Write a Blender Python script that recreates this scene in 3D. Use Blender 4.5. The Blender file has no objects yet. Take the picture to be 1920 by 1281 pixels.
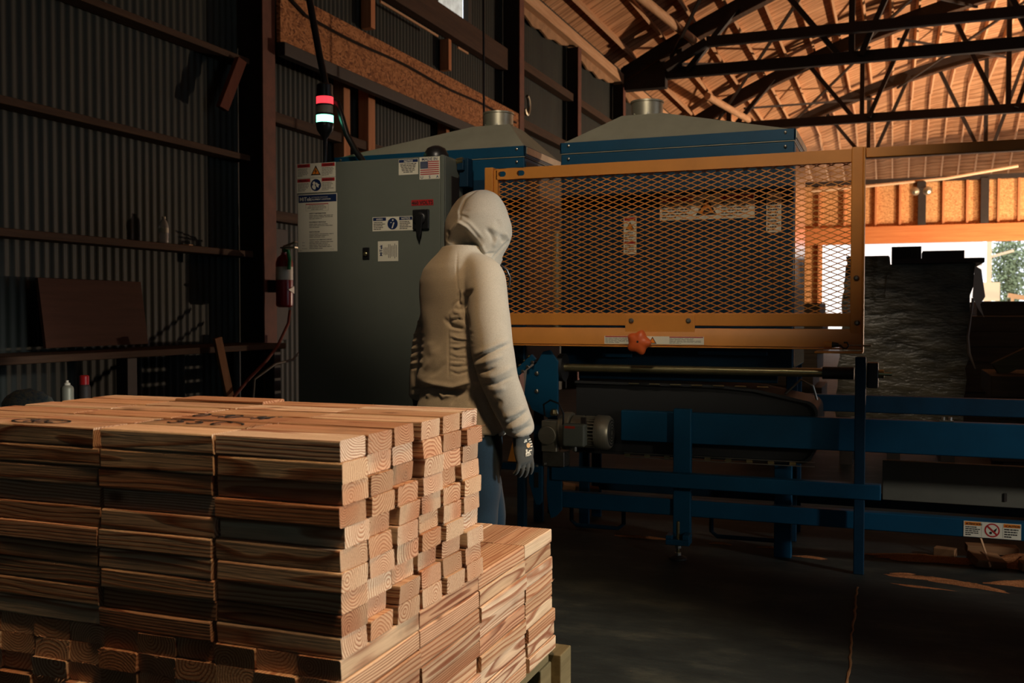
import bpy, bmesh, math, random
import numpy as np
from mathutils import Vector, Matrix, Euler, noise as mnoise
R = random.Random(7)
SC = bpy.context.scene
COL = SC.collection
pi = math.pi

# ------------------------------------------------------------------ helpers
def link(o):
    COL.objects.link(o); return o

def tag(o, label=None, cat=None, group=None, kind=None):
    if label: o['label'] = label
    if cat: o['category'] = cat
    if group: o['group'] = group
    if kind: o['kind'] = kind
    return o

def empty(name, loc, label, cat, group=None, rz=0):
    o = bpy.data.objects.new(name, None); o.location = loc; o.rotation_euler = (0, 0, rz)
    o.empty_display_size = .05
    link(o); tag(o, label, cat, group); return o

def wloc(o):
    v = Vector((0, 0, 0))
    while o is not None:
        v = v + Vector(o.location); o = o.parent
    return v

class MB:
    """collects geometry, then links it as ONE mesh object"""
    def __init__(s): s.v = []; s.f = []; s.m = []; s.mats = []
    def mi(s, m):
        if m is None: return 0
        if m not in s.mats: s.mats.append(m)
        return s.mats.index(m)
    def add(s, vs, fs, m=None):
        b = len(s.v); k = s.mi(m)
        s.v.extend([tuple(v) for v in vs])
        for f in fs: s.f.append(tuple(b + i for i in f)); s.m.append(k)
        return s
    def box(s, x0, x1, y0, y1, z0, z1, m=None):
        vs = [(x, y, z) for z in (z0, z1) for y in (y0, y1) for x in (x0, x1)]
        return s.add(vs, [(0, 2, 3, 1), (4, 5, 7, 6), (0, 1, 5, 4), (2, 6, 7, 3), (0, 4, 6, 2), (1, 3, 7, 5)], m)
    def obox(s, c, ax, ay, az, m=None):
        c, ax, ay, az = Vector(c), Vector(ax), Vector(ay), Vector(az)
        vs = [c + ax * i + ay * j + az * k for k in (-1, 1) for j in (-1, 1) for i in (-1, 1)]
        return s.add(vs, [(0, 2, 3, 1), (4, 5, 7, 6), (0, 1, 5, 4), (2, 6, 7, 3), (0, 4, 6, 2), (1, 3, 7, 5)], m)
    def bar(s, p, q, w, h, up=(0, 0, 1), m=None):
        p, q = Vector(p), Vector(q); d = (q - p); L = d.length; d.normalize()
        u = Vector(up); sd = d.cross(u)
        if sd.length < 1e-4: sd = d.cross(Vector((0, 1, 0)))
        sd.normalize(); u = sd.cross(d)
        return s.obox((p + q) / 2, d * L / 2, sd * w / 2, u * h / 2, m)
    def cyl(s, p, q, r0, r1=None, n=16, m=None, caps=True):
        if r1 is None: r1 = r0
        p, q = Vector(p), Vector(q); d = (q - p).normalized()
        a = d.orthogonal().normalized(); b = d.cross(a)
        vs = []
        for c, r in ((p, r0), (q, r1)):
            for i in range(n):
                t = 2 * pi * i / n; vs.append(c + a * math.cos(t) * r + b * math.sin(t) * r)
        fs = [(i, (i + 1) % n, n + (i + 1) % n, n + i) for i in range(n)]
        if caps: fs += [tuple(range(n - 1, -1, -1)), tuple(range(n, 2 * n))]
        return s.add(vs, fs, m)
    def lathe(s, c, prof, n=24, axis=(0, 0, 1), m=None):
        c = Vector(c); d = Vector(axis).normalized(); a = d.orthogonal().normalized(); b = d.cross(a)
        vs = []; fs = []
        for r, h in prof:
            for i in range(n):
                t = 2 * pi * i / n; vs.append(c + d * h + (a * math.cos(t) + b * math.sin(t)) * r)
        for k in range(len(prof) - 1):
            for i in range(n):
                fs.append((k * n + i, k * n + (i + 1) % n, (k + 1) * n + (i + 1) % n, (k + 1) * n + i))
        fs.append(tuple(range(n - 1, -1, -1))); fs.append(tuple(range((len(prof) - 1) * n, len(prof) * n)))
        return s.add(vs, fs, m)
    def tube(s, pts, r, n=10, m=None):
        pts = [Vector(p) for p in pts]; N = len(pts)
        rs = r if isinstance(r, (list, tuple)) else [r] * N
        vs = []; fs = []; a = None
        for k in range(N):
            d = (pts[min(k + 1, N - 1)] - pts[max(k - 1, 0)]).normalized()
            if a is None: a = d.orthogonal().normalized()
            a = (a - d * a.dot(d)).normalized(); b = d.cross(a)
            for i in range(n):
                t = 2 * pi * i / n; vs.append(pts[k] + (a * math.cos(t) + b * math.sin(t)) * rs[k])
        for k in range(N - 1):
            for i in range(n):
                fs.append((k * n + i, k * n + (i + 1) % n, (k + 1) * n + (i + 1) % n, (k + 1) * n + i))
        fs.append(tuple(range(n - 1, -1, -1))); fs.append(tuple(range((N - 1) * n, N * n)))
        return s.add(vs, fs, m)
    def rings(s, rings, m=None, caps=True):
        n = len(rings[0]); vs = [p for r in rings for p in r]; fs = []
        for k in range(len(rings) - 1):
            for i in range(n):
                fs.append((k * n + i, k * n + (i + 1) % n, (k + 1) * n + (i + 1) % n, (k + 1) * n + i))
        if caps: fs += [tuple(range(n - 1, -1, -1)), tuple(range((len(rings) - 1) * n, len(rings) * n))]
        return s.add(vs, fs, m)
    def prism(s, poly, ext, m=None):
        n = len(poly); e = Vector(ext); vs = [Vector(p) for p in poly] + [Vector(p) + e for p in poly]
        fs = [tuple(range(n - 1, -1, -1)), tuple(range(n, 2 * n))] + [(i, (i + 1) % n, n + (i + 1) % n, n + i) for i in range(n)]
        return s.add(vs, fs, m)
    def text(s, body, o, ux, uy, size, m, align='LEFT', wscale=1.0, bold=0.0):
        c = bpy.data.curves.new('t', 'FONT'); c.body = body; c.size = size; c.align_x = align; c.offset = bold
        c.resolution_u = 2
        ob = bpy.data.objects.new('t', c); link(ob)
        dg = bpy.context.evaluated_depsgraph_get()
        me = bpy.data.meshes.new_from_object(ob.evaluated_get(dg))
        o, ux, uy = Vector(o), Vector(ux), Vector(uy)
        s.add([o + ux * (v.co.x * wscale) + uy * v.co.y for v in me.vertices], [tuple(p.vertices) for p in me.polygons], m)
        bpy.data.objects.remove(ob); bpy.data.curves.remove(c); bpy.data.meshes.remove(me)
        return s
    def mesh(s, name, off=Vector((0, 0, 0)), smooth=.6):
        me = bpy.data.meshes.new(name)
        me.from_pydata([(v[0] - off.x, v[1] - off.y, v[2] - off.z) for v in s.v], [], s.f)
        for m in s.mats: me.materials.append(m)
        if len(s.mats) > 1: me.polygons.foreach_set('material_index', s.m)
        me.update()
        if smooth:
            bm = bmesh.new(); bm.from_mesh(me); bmesh.ops.recalc_face_normals(bm, faces=bm.faces); bm.to_mesh(me); bm.free()
            me.polygons.foreach_set('use_smooth', [True] * len(me.polygons)); me.set_sharp_from_angle(angle=smooth)
        return me
    def build(s, name, mat=None, parent=None, bevel=0, smooth=.6, origin=None, label=None, seg=2):
        """world coordinates in; origin = where a top-level mesh has its base"""
        if mat is not None and not s.mats: s.mats.append(mat)
        off = wloc(parent) if parent is not None else Vector(origin or (0, 0, 0))
        o = bpy.data.objects.new(name, s.mesh(name, off, smooth))
        if parent is not None: o.parent = parent
        else: o.location = off
        link(o)
        if bevel:
            b = o.modifiers.new('b', 'BEVEL'); b.width = bevel; b.segments = seg; b.limit_method = 'ANGLE'; b.angle_limit = .6
            b.harden_normals = True
        if label: o['label'] = label
        return o

def copy_tree(o, parent=None):
    c = o.copy(); COL.objects.link(c); c.parent = parent
    for ch in list(o.children): copy_tree(ch, c)
    return c

# ------------------------------------------------------------------ materials
def S(r, g, b):
    """sRGB 0-255 to linear"""
    return tuple(((c / 255 / 12.92) if c / 255 <= .04045 else ((c / 255 + .055) / 1.055) ** 2.4) for c in (r, g, b))

class NT:
    def __init__(s, name):
        s.m = bpy.data.materials.new(name); s.m.use_nodes = True; s.t = s.m.node_tree
        s.b = s.t.nodes['Principled BSDF']
    def n(s, typ, **kw):
        nd = s.t.nodes.new(typ)
        for k, v in kw.items():
            if k.startswith('_'): setattr(nd, k[1:], v)
            else: nd.inputs[k if not k.isdigit() else int(k)].default_value = v
        return nd
    def l(s, a, b): s.t.links.new(a, b)
    def math(s, op, a, b=None, c=None):
        nd = s.t.nodes.new('ShaderNodeMath'); nd.operation = op
        for i, x in enumerate((a, b, c)):
            if x is None: continue
            if isinstance(x, (int, float)): nd.inputs[i].default_value = x
            else: s.l(x, nd.inputs[i])
        return nd.outputs[0]
    def ramp(s, fac, stops, interp='LINEAR'):
        nd = s.t.nodes.new('ShaderNodeValToRGB'); cr = nd.color_ramp; cr.interpolation = interp
        while len(cr.elements) < len(stops): cr.elements.new(.5)
        for e, (p, c) in zip(cr.elements, stops): e.position = p; e.color = (c[0], c[1], c[2], 1)
        s.l(fac, nd.inputs[0]); return nd.outputs[0]
    def mix(s, fac, a, b, mode='MIX'):
        nd = s.t.nodes.new('ShaderNodeMix'); nd.data_type = 'RGBA'; nd.blend_type = mode
        for i, x in ((0, fac), (6, a), (7, b)):
            if isinstance(x, (int, float)): nd.inputs[i].default_value = x
            elif isinstance(x, tuple): nd.inputs[i].default_value = (x[0], x[1], x[2], 1)
            else: s.l(x, nd.inputs[i])
        return nd.outputs[2]
    def coord(s, scale=(1, 1, 1), loc=(0, 0, 0), kind='Object'):
        tc = s.t.nodes.new('ShaderNodeTexCoord'); mp = s.n('ShaderNodeMapping'); s.l(tc.outputs[kind], mp.inputs[0])
        mp.inputs['Scale'].default_value = scale; mp.inputs['Location'].default_value = loc
        return mp.outputs[0]
    def noise(s, co, scale, detail=4, rough=.55):
        nd = s.n('ShaderNodeTexNoise', Scale=scale, Detail=detail, Roughness=rough); s.l(co, nd.inputs['Vector']); return nd.outputs['Fac']
    def bump(s, h, strength=.2, dist=.01):
        nd = s.n('ShaderNodeBump', Strength=strength, Distance=dist); s.l(h, nd.inputs['Height']); s.l(nd.outputs[0], s.b.inputs['Normal'])
    def set(s, col=None, rough=.6, metal=0, spec=.5):
        if isinstance(col, tuple): s.b.inputs['Base Color'].default_value = (*col, 1)
        elif col is not None: s.l(col, s.b.inputs['Base Color'])
        if isinstance(rough, (int, float)): s.b.inputs['Roughness'].default_value = rough
        else: s.l(rough, s.b.inputs['Roughness'])
        s.b.inputs['Metallic'].default_value = metal; s.b.inputs['Specular IOR Level'].default_value = spec
        return s.m

def paint(name, col, rough=.45, metal=0, var=.25, scale=6, bump=.08, bscale=180, spec=.5, wscale=None):
    t = NT(name); co = t.coord()
    a = t.noise(co, scale, 5, .6)
    c = t.ramp(a, [(.3, tuple(x * (1 - var) for x in col)), (.7, tuple(min(1, x * (1 + var * .6)) for x in col))])
    t.bump(t.noise(co, bscale, 2), bump, .002)
    return t.set(c, rough, metal, spec)

def plain(name, col, rough=.6, metal=0, spec=.5):
    return NT(name).set(col, rough, metal, spec)

def wood_board(name, rings=True, knots=True):
    """solid-texture softwood: grain along local X, growth rings about an axis that differs from board to board"""
    t = NT(name)
    tc = t.t.nodes.new('ShaderNodeTexCoord'); oi = t.t.nodes.new('ShaderNodeObjectInfo')
    wn = t.n('ShaderNodeTexWhiteNoise', _noise_dimensions='1D'); t.l(oi.outputs['Random'], wn.inputs['W'])
    sp = t.t.nodes.new('ShaderNodeSeparateColor'); t.l(wn.outputs['Color'], sp.inputs[0]); r1, r2, r3 = sp.outputs
    sx = t.t.nodes.new('ShaderNodeSeparateXYZ'); t.l(tc.outputs['Object'], sx.inputs[0]); X, Y, Z = sx.outputs
    # wobble
    cm = t.t.nodes.new('ShaderNodeCombineXYZ')
    t.l(t.math('MULTIPLY_ADD', X, 2.0, t.math('MULTIPLY', r1, 37.)), cm.inputs[0]); t.l(t.math('MULTIPLY', Y, 14.), cm.inputs[1]); t.l(t.math('MULTIPLY', Z, 14.), cm.inputs[2])
    nz = t.n('ShaderNodeTexNoise', Scale=1., Detail=2.); t.l(cm.outputs[0], nz.inputs['Vector'])
    ns = t.t.nodes.new('ShaderNodeSeparateColor'); t.l(nz.outputs['Color'], ns.inputs[0])
    cy = t.math('MULTIPLY_ADD', r1, .09, -.045)
    cz = t.math('MULTIPLY_ADD', r2, .075, -.012)
    yy = t.math('ADD', t.math('SUBTRACT', Y, cy), t.math('MULTIPLY_ADD', ns.outputs[0], .026, -.013))
    zz = t.math('ADD', t.math('SUBTRACT', Z, cz), t.math('MULTIPLY_ADD', ns.outputs[1], .026, -.013))
    d = t.math('SQRT', t.math('ADD', t.math('MULTIPLY', yy, yy), t.math('MULTIPLY', zz, zz)))
    fr = t.math('MULTIPLY_ADD', r3, 90., 120.)
    ph = t.math('FRACT', t.math('MULTIPLY', d, fr))
    ring = t.ramp(ph, [(0, (.0, .0, .0)), (.45, (.25, .25, .25)), (.78, (1, 1, 1)), (.93, (.75, .75, .75)), (1, (0, 0, 0))])
    early = t.ramp(r2, [(0, S(228, 200, 164)), (.3, S(238, 218, 188)), (.55, S(224, 192, 156)), (.8, S(214, 174, 140)), (1, S(244, 228, 204))])
    late = t.ramp(r3, [(0, S(148, 88, 60)), (.4, S(174, 118, 84)), (.7, S(132, 74, 52)), (1, S(160, 102, 68))])
    # heartwood reddens towards the pith
    hw = t.ramp(d, [(.0, (1, 1, 1)), (.035, (.7, .7, .7)), (.06, (0, 0, 0))])
    early2 = t.mix(t.math('MULTIPLY', hw, t.math('MULTIPLY', r1, .85)), early, S(200, 132, 92))
    c = t.mix(t.math('MULTIPLY', ring, .95), early2, late)
    # fine fibre
    fm = t.t.nodes.new('ShaderNodeCombineXYZ')
    t.l(t.math('MULTIPLY_ADD', X, 9., t.math('MULTIPLY', r2, 50.)), fm.inputs[0]); t.l(t.math('MULTIPLY', Y, 330.), fm.inputs[1]); t.l(t.math('MULTIPLY', Z, 330.), fm.inputs[2])
    fz = t.n('ShaderNodeTexNoise', Scale=1., Detail=3.); t.l(fm.outputs[0], fz.inputs['Vector'])
    c = t.mix(.55, c, t.ramp(fz.outputs['Fac'], [(.3, (.6, .55, .5)), (.62, (1, 1, 1))]), 'MULTIPLY')
    if knots:   # small dark knots and blue stain on some boards
        km = t.t.nodes.new('ShaderNodeCombineXYZ')
        t.l(t.math('MULTIPLY_ADD', X, .55, t.math('MULTIPLY', r3, 91.)), km.inputs[0]); t.l(Y, km.inputs[1]); t.l(t.math('MULTIPLY_ADD', Z, 1., t.math('MULTIPLY', r1, 13.)), km.inputs[2])
        vo = t.n('ShaderNodeTexVoronoi', Scale=6.5); t.l(km.outputs[0], vo.inputs['Vector'])
        kn = t.ramp(vo.outputs['Distance'], [(.0, (1, 1, 1)), (.05, (.8, .8, .8)), (.085, (.2, .2, .2)), (.14, (0, 0, 0))])
        c = t.mix(t.math('MULTIPLY', kn, .85), c, S(92, 52, 30))
        sn = t.n('ShaderNodeTexNoise', Scale=9., Detail=4.); t.l(km.outputs[0], sn.inputs['Vector'])
        sm = t.ramp(sn.outputs['Fac'], [(.56, (0, 0, 0)), (.7, (1, 1, 1))])
        c = t.mix(t.math('MULTIPLY', sm, t.math('MULTIPLY', t.math('GREATER_THAN', r1, .66), .55)), c, S(112, 112, 96))
    c = t.mix(1., c, t.ramp(t.math('FRACT', t.math('MULTIPLY', t.math('ADD', r1, r2), 7.3)), [(0, (.66, .58, .52)), (.3, (.84, .78, .72)), (.7, (1, 1, 1)), (1, (1, .96, .9))]), 'MULTIPLY')
    t.bump(t.math('ADD', t.math('MULTIPLY', ring, .5), fz.outputs['Fac']), .45, .0016)
    return t.set(c, .75, 0, .2)

def osb(name, base=(214, 150, 92), dark=(150, 92, 52)):
    t = NT(name); co = t.coord((1, 1, 1.6))
    v = t.n('ShaderNodeTexVoronoi', Scale=34., _feature='F1'); w = t.n('ShaderNodeTexNoise', Scale=5., Detail=5.); t.l(co, w.inputs['Vector'])
    mx = t.n('ShaderNodeVectorMath', _operation='MULTIPLY_ADD'); t.l(w.outputs['Color'], mx.inputs[0]); mx.inputs[1].default_value = (.25, .25, .25); t.l(co, mx.inputs[2])
    t.l(mx.outputs[0], v.inputs['Vector'])
    g = t.t.nodes.new('ShaderNodeSeparateColor'); t.l(v.outputs['Color'], g.inputs[0])
    c = t.ramp(g.outputs[0], [(0, S(*dark)), (.25, S(*[int(a * .6 + b * .4) for a, b in zip(base, dark)])), (.6, S(*base)), (1, S(*[min(255, a + 18) for a in base]))])
    t.bump(g.outputs[1], .2, .002)
    return t.set(c, .75, 0, .2)

def plank_wood(name, a, b, axis='X', sc=1.0, rough=.75):
    """painted-on grain stretched along one axis"""
    t = NT(name); k = {'X': (1.2, 22, 22), 'Y': (22, 1.2, 22), 'Z': (22, 22, 1.2)}[axis]
    co = t.coord(tuple(x * sc for x in k)); n1 = t.noise(co, 1., 6, .65)
    c = t.ramp(n1, [(.25, S(*a)), (.75, S(*b))]); t.bump(n1, .3, .004)
    return t.set(c, rough, 0, .2)

M = {}
M['board'] = wood_board('softwood_board')
M['yellow'] = paint('safety_yellow_paint', (.62, .235, .034), .46, 0, .12, 5, .12, 240)
M['blue'] = paint('machine_blue_paint', (.0015, .056, .118), .5, 0, .2, 4, .1, 200, .28)
M['bluedark'] = paint('worn_blue_paint', (.0015, .026, .056), .55, 0, .3, 5, .1, 200, .25)  # darker copy of the machine blue; on cabinet fronts it stands for shade
M['grey'] = paint('cabinet_grey_paint', S(102, 107, 97), .5, 0, .08, 3, .15, 260)
M['galv'] = paint('galvanised_sheet', S(176, 170, 150), .42, .75, .2, 9, .05, 60)
M['sheet'] = paint('hood_sheet_metal', S(150, 150, 134), .5, .25, .15, 4, .12, 220)
M['steel'] = paint('bare_steel', S(150, 148, 138), .32, .9, .25, 20, .05, 90)
M['brass'] = paint('bright_shaft', S(170, 160, 120), .25, .9, .2, 30, .03, 90)
M['black'] = plain('black_rubber', S(30, 31, 32), .55)
M['blackpl'] = plain('black_plastic', S(26, 26, 27), .35)
M['white'] = plain('sticker_white', S(226, 220, 200), .45)
M['ink'] = plain('black_ink', S(28, 26, 24), .6)
M['inkgrey'] = plain('grey_ink', S(96, 92, 82), .6)
M['navy'] = plain('navy_ink', S(22, 42, 84), .45)
M['red'] = plain('red_ink', S(176, 38, 40), .45)
M['orangeink'] = plain('orange_ink', S(232, 132, 30), .45)
M['knobred'] = paint('orange_plastic_knob', S(214, 96, 44), .38, 0, .1, 8, .04, 100)
M['extred'] = paint('extinguisher_red', S(150, 22, 24), .3, 0, .1, 3, .02, 60)
M['iron'] = paint('rusty_steel_post', S(112, 62, 44), .7, .1, .35, 7, .2, 60)
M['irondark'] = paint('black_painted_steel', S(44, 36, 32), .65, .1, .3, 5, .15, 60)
M['lead'] = plain('green_webbing', S(30, 140, 80), .6)
SKY = 2.2; SUN = 2.6
WARM = (1.0, .62, .32)
# overhead shop lamp, unseen lights added as fill, area lights standing in for yard bounce; (kind, name, position, aimed at, size, power, colour, cone, stretch)
LIGHTS = [
 ('SPOT', 'shop_lamp', (.2, 1.3, 4.5), (-1.35, 2.2, 1.0), .25, 440, WARM, 48, 1.0),
 ('SPOT', 'flood_lamp', (5.5, 2.7, 2.9), (-1.0, 2.45, .85), .3, 1750, (1, .94, .84), 31, 1.0),  # unseen spot added as key, in place of daylight from the right
 ('SPOT', 'machine_lamp', (-.5, .6, 4.7), (-1.4, 4.95, 2.1), .2, 450, (1, .84, .64), 24, 1.6),  # unseen spot added to brighten only the guard and cabinets
 ('SPOT', 'side_lamp', (5.2, 2.6, 2.4), (1.05, 5.1, .45), .2, 560, (1, .95, .86), 19, 1.0),  # unseen spot added to light the beam's right end and caution label
 ('SPOT', 'low_lamp', (2.3, 1.9, 1.7), (-1.35, 4.95, .55), .12, 100, (1, .86, .66), 16, 1.4),  # unseen weak spot added to lift the motor out of the dark
 ('AREA', 'yard_bounce', (9.5, 27, .6), (3, 27, 8), .4, 2500, (1, .70, .47), 180, 1.0),
 ('AREA', 'far_bounce', (4, 30.5, 1.0), (2, 35, 4.6), 2, 400, (1, .72, .48), 180, 1.0),
 ('AREA', 'rear_door_daylight', (1, -5.5, 3.2), (-1.5, 6, 1.2), 5, 8.5, (.62, .94, 1), 180, 1.0),  # added dim teal fill from behind the camera; no door there
]
# ------------------------------------------------------------------ building shell
def struct(name, mb, mat, **kw):
    o = mb.build(name, mat, **kw); o['kind'] = 'structure'; return o

def floor_mat():
    t = NT('stained_concrete'); co = t.coord()
    n1 = t.noise(t.coord((.8, 1.6, 1)), 2.6, 9, .68); n2 = t.noise(t.coord((2.0, 6., 1)), 3.4, 9, .75); n3 = t.noise(co, 60, 3, .7)
    c = t.ramp(n1, [(.3, S(22, 28, 28)), (.52, S(38, 44, 42)), (.75, S(72, 74, 64))])
    c = t.mix(.5, c, t.ramp(n2, [(.35, (.35, .36, .36)), (.6, (1, 1, 1)), (.75, (1.0, .95, .85))]), 'MULTIPLY')
    dust = t.ramp(n3, [(.66, (0, 0, 0)), (.72, (1, 1, 1))])
    c = t.mix(t.math('MULTIPLY', dust, t.ramp(n2, [(.5, (0, 0, 0)), (.7, (.8, .8, .8))])), c, S(150, 118, 82))
    t.bump(n3, .25, .003)
    return t.set(c, .72, 0, .3)
M['floor'] = floor_mat()
struct('floor', MB().box(-5.2, 17, -6, 36, -.1, 0), M['floor'], smooth=0)
def ground_mat():
    t = NT('sunlit_yard'); n = t.noise(t.coord(), .8, 6, .6)
    return t.set(t.ramp(n, [(.3, S(196, 186, 168)), (.7, S(224, 214, 196))]), .9, 0, .2)
struct('ground_outside', MB().box(-30, 60, 36, 140, -.12, -.02), ground_mat(), smooth=0)

# corrugated siding on the left wall, with the high fibreglass window let into it
def corr_mat(name, a, b):
    t = NT(name); n = t.noise(t.coord((1, 1.2, .35)), 2.2, 6, .65); n2 = t.noise(t.coord((1, 14, .6)), 1., 3, .6)
    c = t.mix(.6, t.ramp(n, [(.3, S(*a)), (.7, S(*b))]), t.ramp(n2, [(.3, (.6, .6, .6)), (.65, (1, 1, 1))]), 'MULTIPLY')
    return t.set(c, .6, .15, .35)
M['corr'] = corr_mat('aged_corrugated_steel', (28, 37, 36), (48, 55, 49))
def corrugated(y0, y1, z0, z1, x=-5.0, pitch=.076, amp=.006):
    n = int((y1 - y0) / pitch * 6); ys = np.linspace(y0, y1, n + 1)
    vs = []; fs = []
    for y in ys:
        xx = x + amp * math.sin(2 * pi * y / pitch); vs += [(xx, y, z0), (xx, y, z1)]
    for i in range(n): fs.append((2 * i, 2 * i + 2, 2 * i + 3, 2 * i + 1))
    return vs, fs
wl = MB()
for a in ((-6, 9.4, 0, 5.95), (9.4, 11.36, 0, 4.787), (9.4, 11.36, 5.6, 5.95), (11.36, 36, 0, 5.95)): wl.add(*corrugated(*a))
struct('wall_left', wl, M['corr'], smooth=1.2)
t = NT('fibreglass_pane'); n = t.noise(t.coord((1, 3, 3)), 3, 4); c = t.ramp(n, [(.3, S(150, 142, 126)), (.7, S(186, 178, 160))])
tr = t.n('ShaderNodeBsdfTranslucent'); t.l(c, tr.inputs[0]); mixs = t.n('ShaderNodeMixShader', Fac=.75); t.l(t.b.outputs[0], mixs.inputs[1]); t.l(tr.outputs[0], mixs.inputs[2])
t.l(mixs.outputs[0], t.t.nodes['Material Output'].inputs[0]); t.set(c, .5)
w1 = struct('window_1', MB().add(*corrugated(9.4, 11.36, 4.78, 5.62, -5.02, .04, .004)), t.m, smooth=1.2)
fr = MB().box(-5.0, -4.93, 10.42, 10.47, 4.787, 5.6).box(-5.0, -4.93, 11.33, 11.42, 4.7, 5.6).box(-5.0, -4.93, 9.35, 9.42, 4.7, 5.6)
fr.build('window_frame', M['irondark'], w1)

# closed right and rear walls of the shed (out of frame); the right one has the big loading doors
struct('wall_right', MB().box(17, 17.2, -6, .2, 0, 6.2).box(17, 17.2, 6.2, 41, 0, 6.2).box(17, 17.2, .2, 6.2, 4.6, 6.2), M['corr'], smooth=0)
struct('wall_rear', MB().box(-5.2, 17.2, -6.2, -6, 0, 8.9), M['corr'], smooth=0)

def arc(x, off=0.): return 8.485 - .0255 * (x - 5.9) ** 2 + off     # underside of the bowstring chords
# roof deck
def deck_mat():
    t = NT('roof_boards'); co = t.coord((.7, 7., 1.)); n = t.noise(co, 1.2, 7, .68); n2 = t.noise(t.coord((.5, .5, .5)), 1., 3)
    w = t.n('ShaderNodeTexWave', _wave_type='BANDS', _bands_direction='Y', Scale=1.25, Distortion=1.2, Detail=2.); t.l(t.coord((.25, 1, 1)), w.inputs['Vector'])
    c = t.ramp(n, [(.25, S(118, 78, 52)), (.5, S(200, 152, 112)), (.75, S(228, 186, 146))])
    c = t.mix(.8, c, t.ramp(w.outputs['Fac'], [(0, (.4, .34, .3)), (.16, (1, 1, 1))]), 'MULTIPLY')
    c = t.mix(.5, c, t.ramp(n2, [(.3, (.7, .62, .56)), (.6, (1, 1, 1))]), 'MULTIPLY')
    return t.set(c, .8, 0, .15)
dk = MB(); xs = np.linspace(-5.3, 17.2, 46)
dk.rings([[(x, -6.2, arc(x, .47)), (x, 34.5, arc(x, .47)), (x, 34.5, arc(x, .55)), (x, -6.2, arc(x, .55))] for x in xs])
dk.rings([[(x, 34.5, arc(x, .47)), (x, 41, 6.0 + .06 * (arc(x) - 5.45)), (x, 41, 6.08 + .06 * (arc(x) - 5.45)), (x, 34.5, arc(x, .55))] for x in xs])   # hipped far end
struct('ceiling', dk, deck_mat(), smooth=.5)
struct('wall_end', MB().box(-5.2, 17.2, 41, 41.2, 5.2, 6.15), M['corr'], smooth=0)      # the bay beyond the far header

# far wall: header over the wide opening, sheathing band above it, studs
M['osb_far'] = osb('far_sheathing', (222, 168, 112), (168, 110, 68))
M['osb'] = osb('header_osb', (196, 130, 78), (124, 74, 44))
M['headw'] = plank_wood('header_timber', (196, 112, 66), (226, 150, 92), 'X', .5)
M['stud'] = plank_wood('stud_timber', (186, 112, 70), (224, 160, 112), 'Z')
M['purlin'] = plank_wood('purlin_timber', (196, 146, 106), (232, 190, 150), 'Y')
M['girt'] = plank_wood('girt_timber', (58, 42, 32), (92, 68, 50), 'Y')
struct('wall_far', MB().box(-5, 12, 35.1, 35.2, 4.0, 5.55).box(-5, -2.3, 35.1, 35.2, 0, 4.0).box(12, 17, 35.1, 35.2, 0, 5.55), M['osb_far'], smooth=0)
struct('trim_1', MB().box(-5, 12, 34.84, 35.1, 3.49, 4.05), M['headw'], bevel=.01)
struct('trim_2', MB().box(-5, 12, 34.9, 35.1, 5.46, 5.6), M['irondark'], smooth=0)
studs = [(-4.6, 0), (-3.9, 0), (-3.2, 0), (-2.4, 0), (-1.6, 0), (-.62, 0), (.12, 0), (.78, 1), (1.42, 0), (2.12, 0), (2.62, 1), (3.02, 0), (3.6, 0), (4.3, 0), (5.0, 0)]
for i, (x, big) in enumerate(studs):
    if big:
        o = MB().box(x - .12, x + .12, 34.86, 35.1, 4.05, 5.5).build('header_post', M['irondark'], origin=(x, 35, 4.05), bevel=.008)
        tag(o, ['dark square post on the far header, below the floodlight on the pale pipe', 'dark square post on the far header, second one right of the floodlight'][i > 8], 'post')
    else:
        o = MB().box(x - .035, x + .035, 34.96, 35.1, 4.05 if x > -2 else 0.0, 5.48).build('wall_stud', M['stud'], origin=(x, 35, 4.05), bevel=.006)
        tag(o, 'sunlit wooden stud against the orange sheathing above the far opening', 'stud', 'studs of the far wall')
# sagging conduit and floodlight by the far wall
o = MB().tube([(-2.6, 33.4, 5.12), (-1, 33.4, 5.2), (1.4, 33.4, 5.34), (3.4, 33.4, 5.62)], .045, 8).build('conduit_pipe', plain('pale_pipe', S(230, 196, 160), .5), origin=(-2.6, 33.4, 5.12))
tag(o, 'long pale pipe hanging just in front of the far orange wall', 'pipe')
fl = empty('floodlight', (.72, 33.4, 5.0), 'twin-headed floodlight under the pale pipe near the far wall', 'lamp')
MB().box(.6, .84, 33.3, 33.5, 5.1, 5.28).build('bracket', M['irondark'], fl, bevel=.01)
for sx in (-1, 1):
    MB().lathe((.72 + sx * .18, 33.34, 4.98), [(.05, .12), (.12, .05), (.14, 0), (.12, -.02)], 16, (sx * .3, -.8, -.4)).build('lamp_head', M['galv'], fl)

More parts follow.
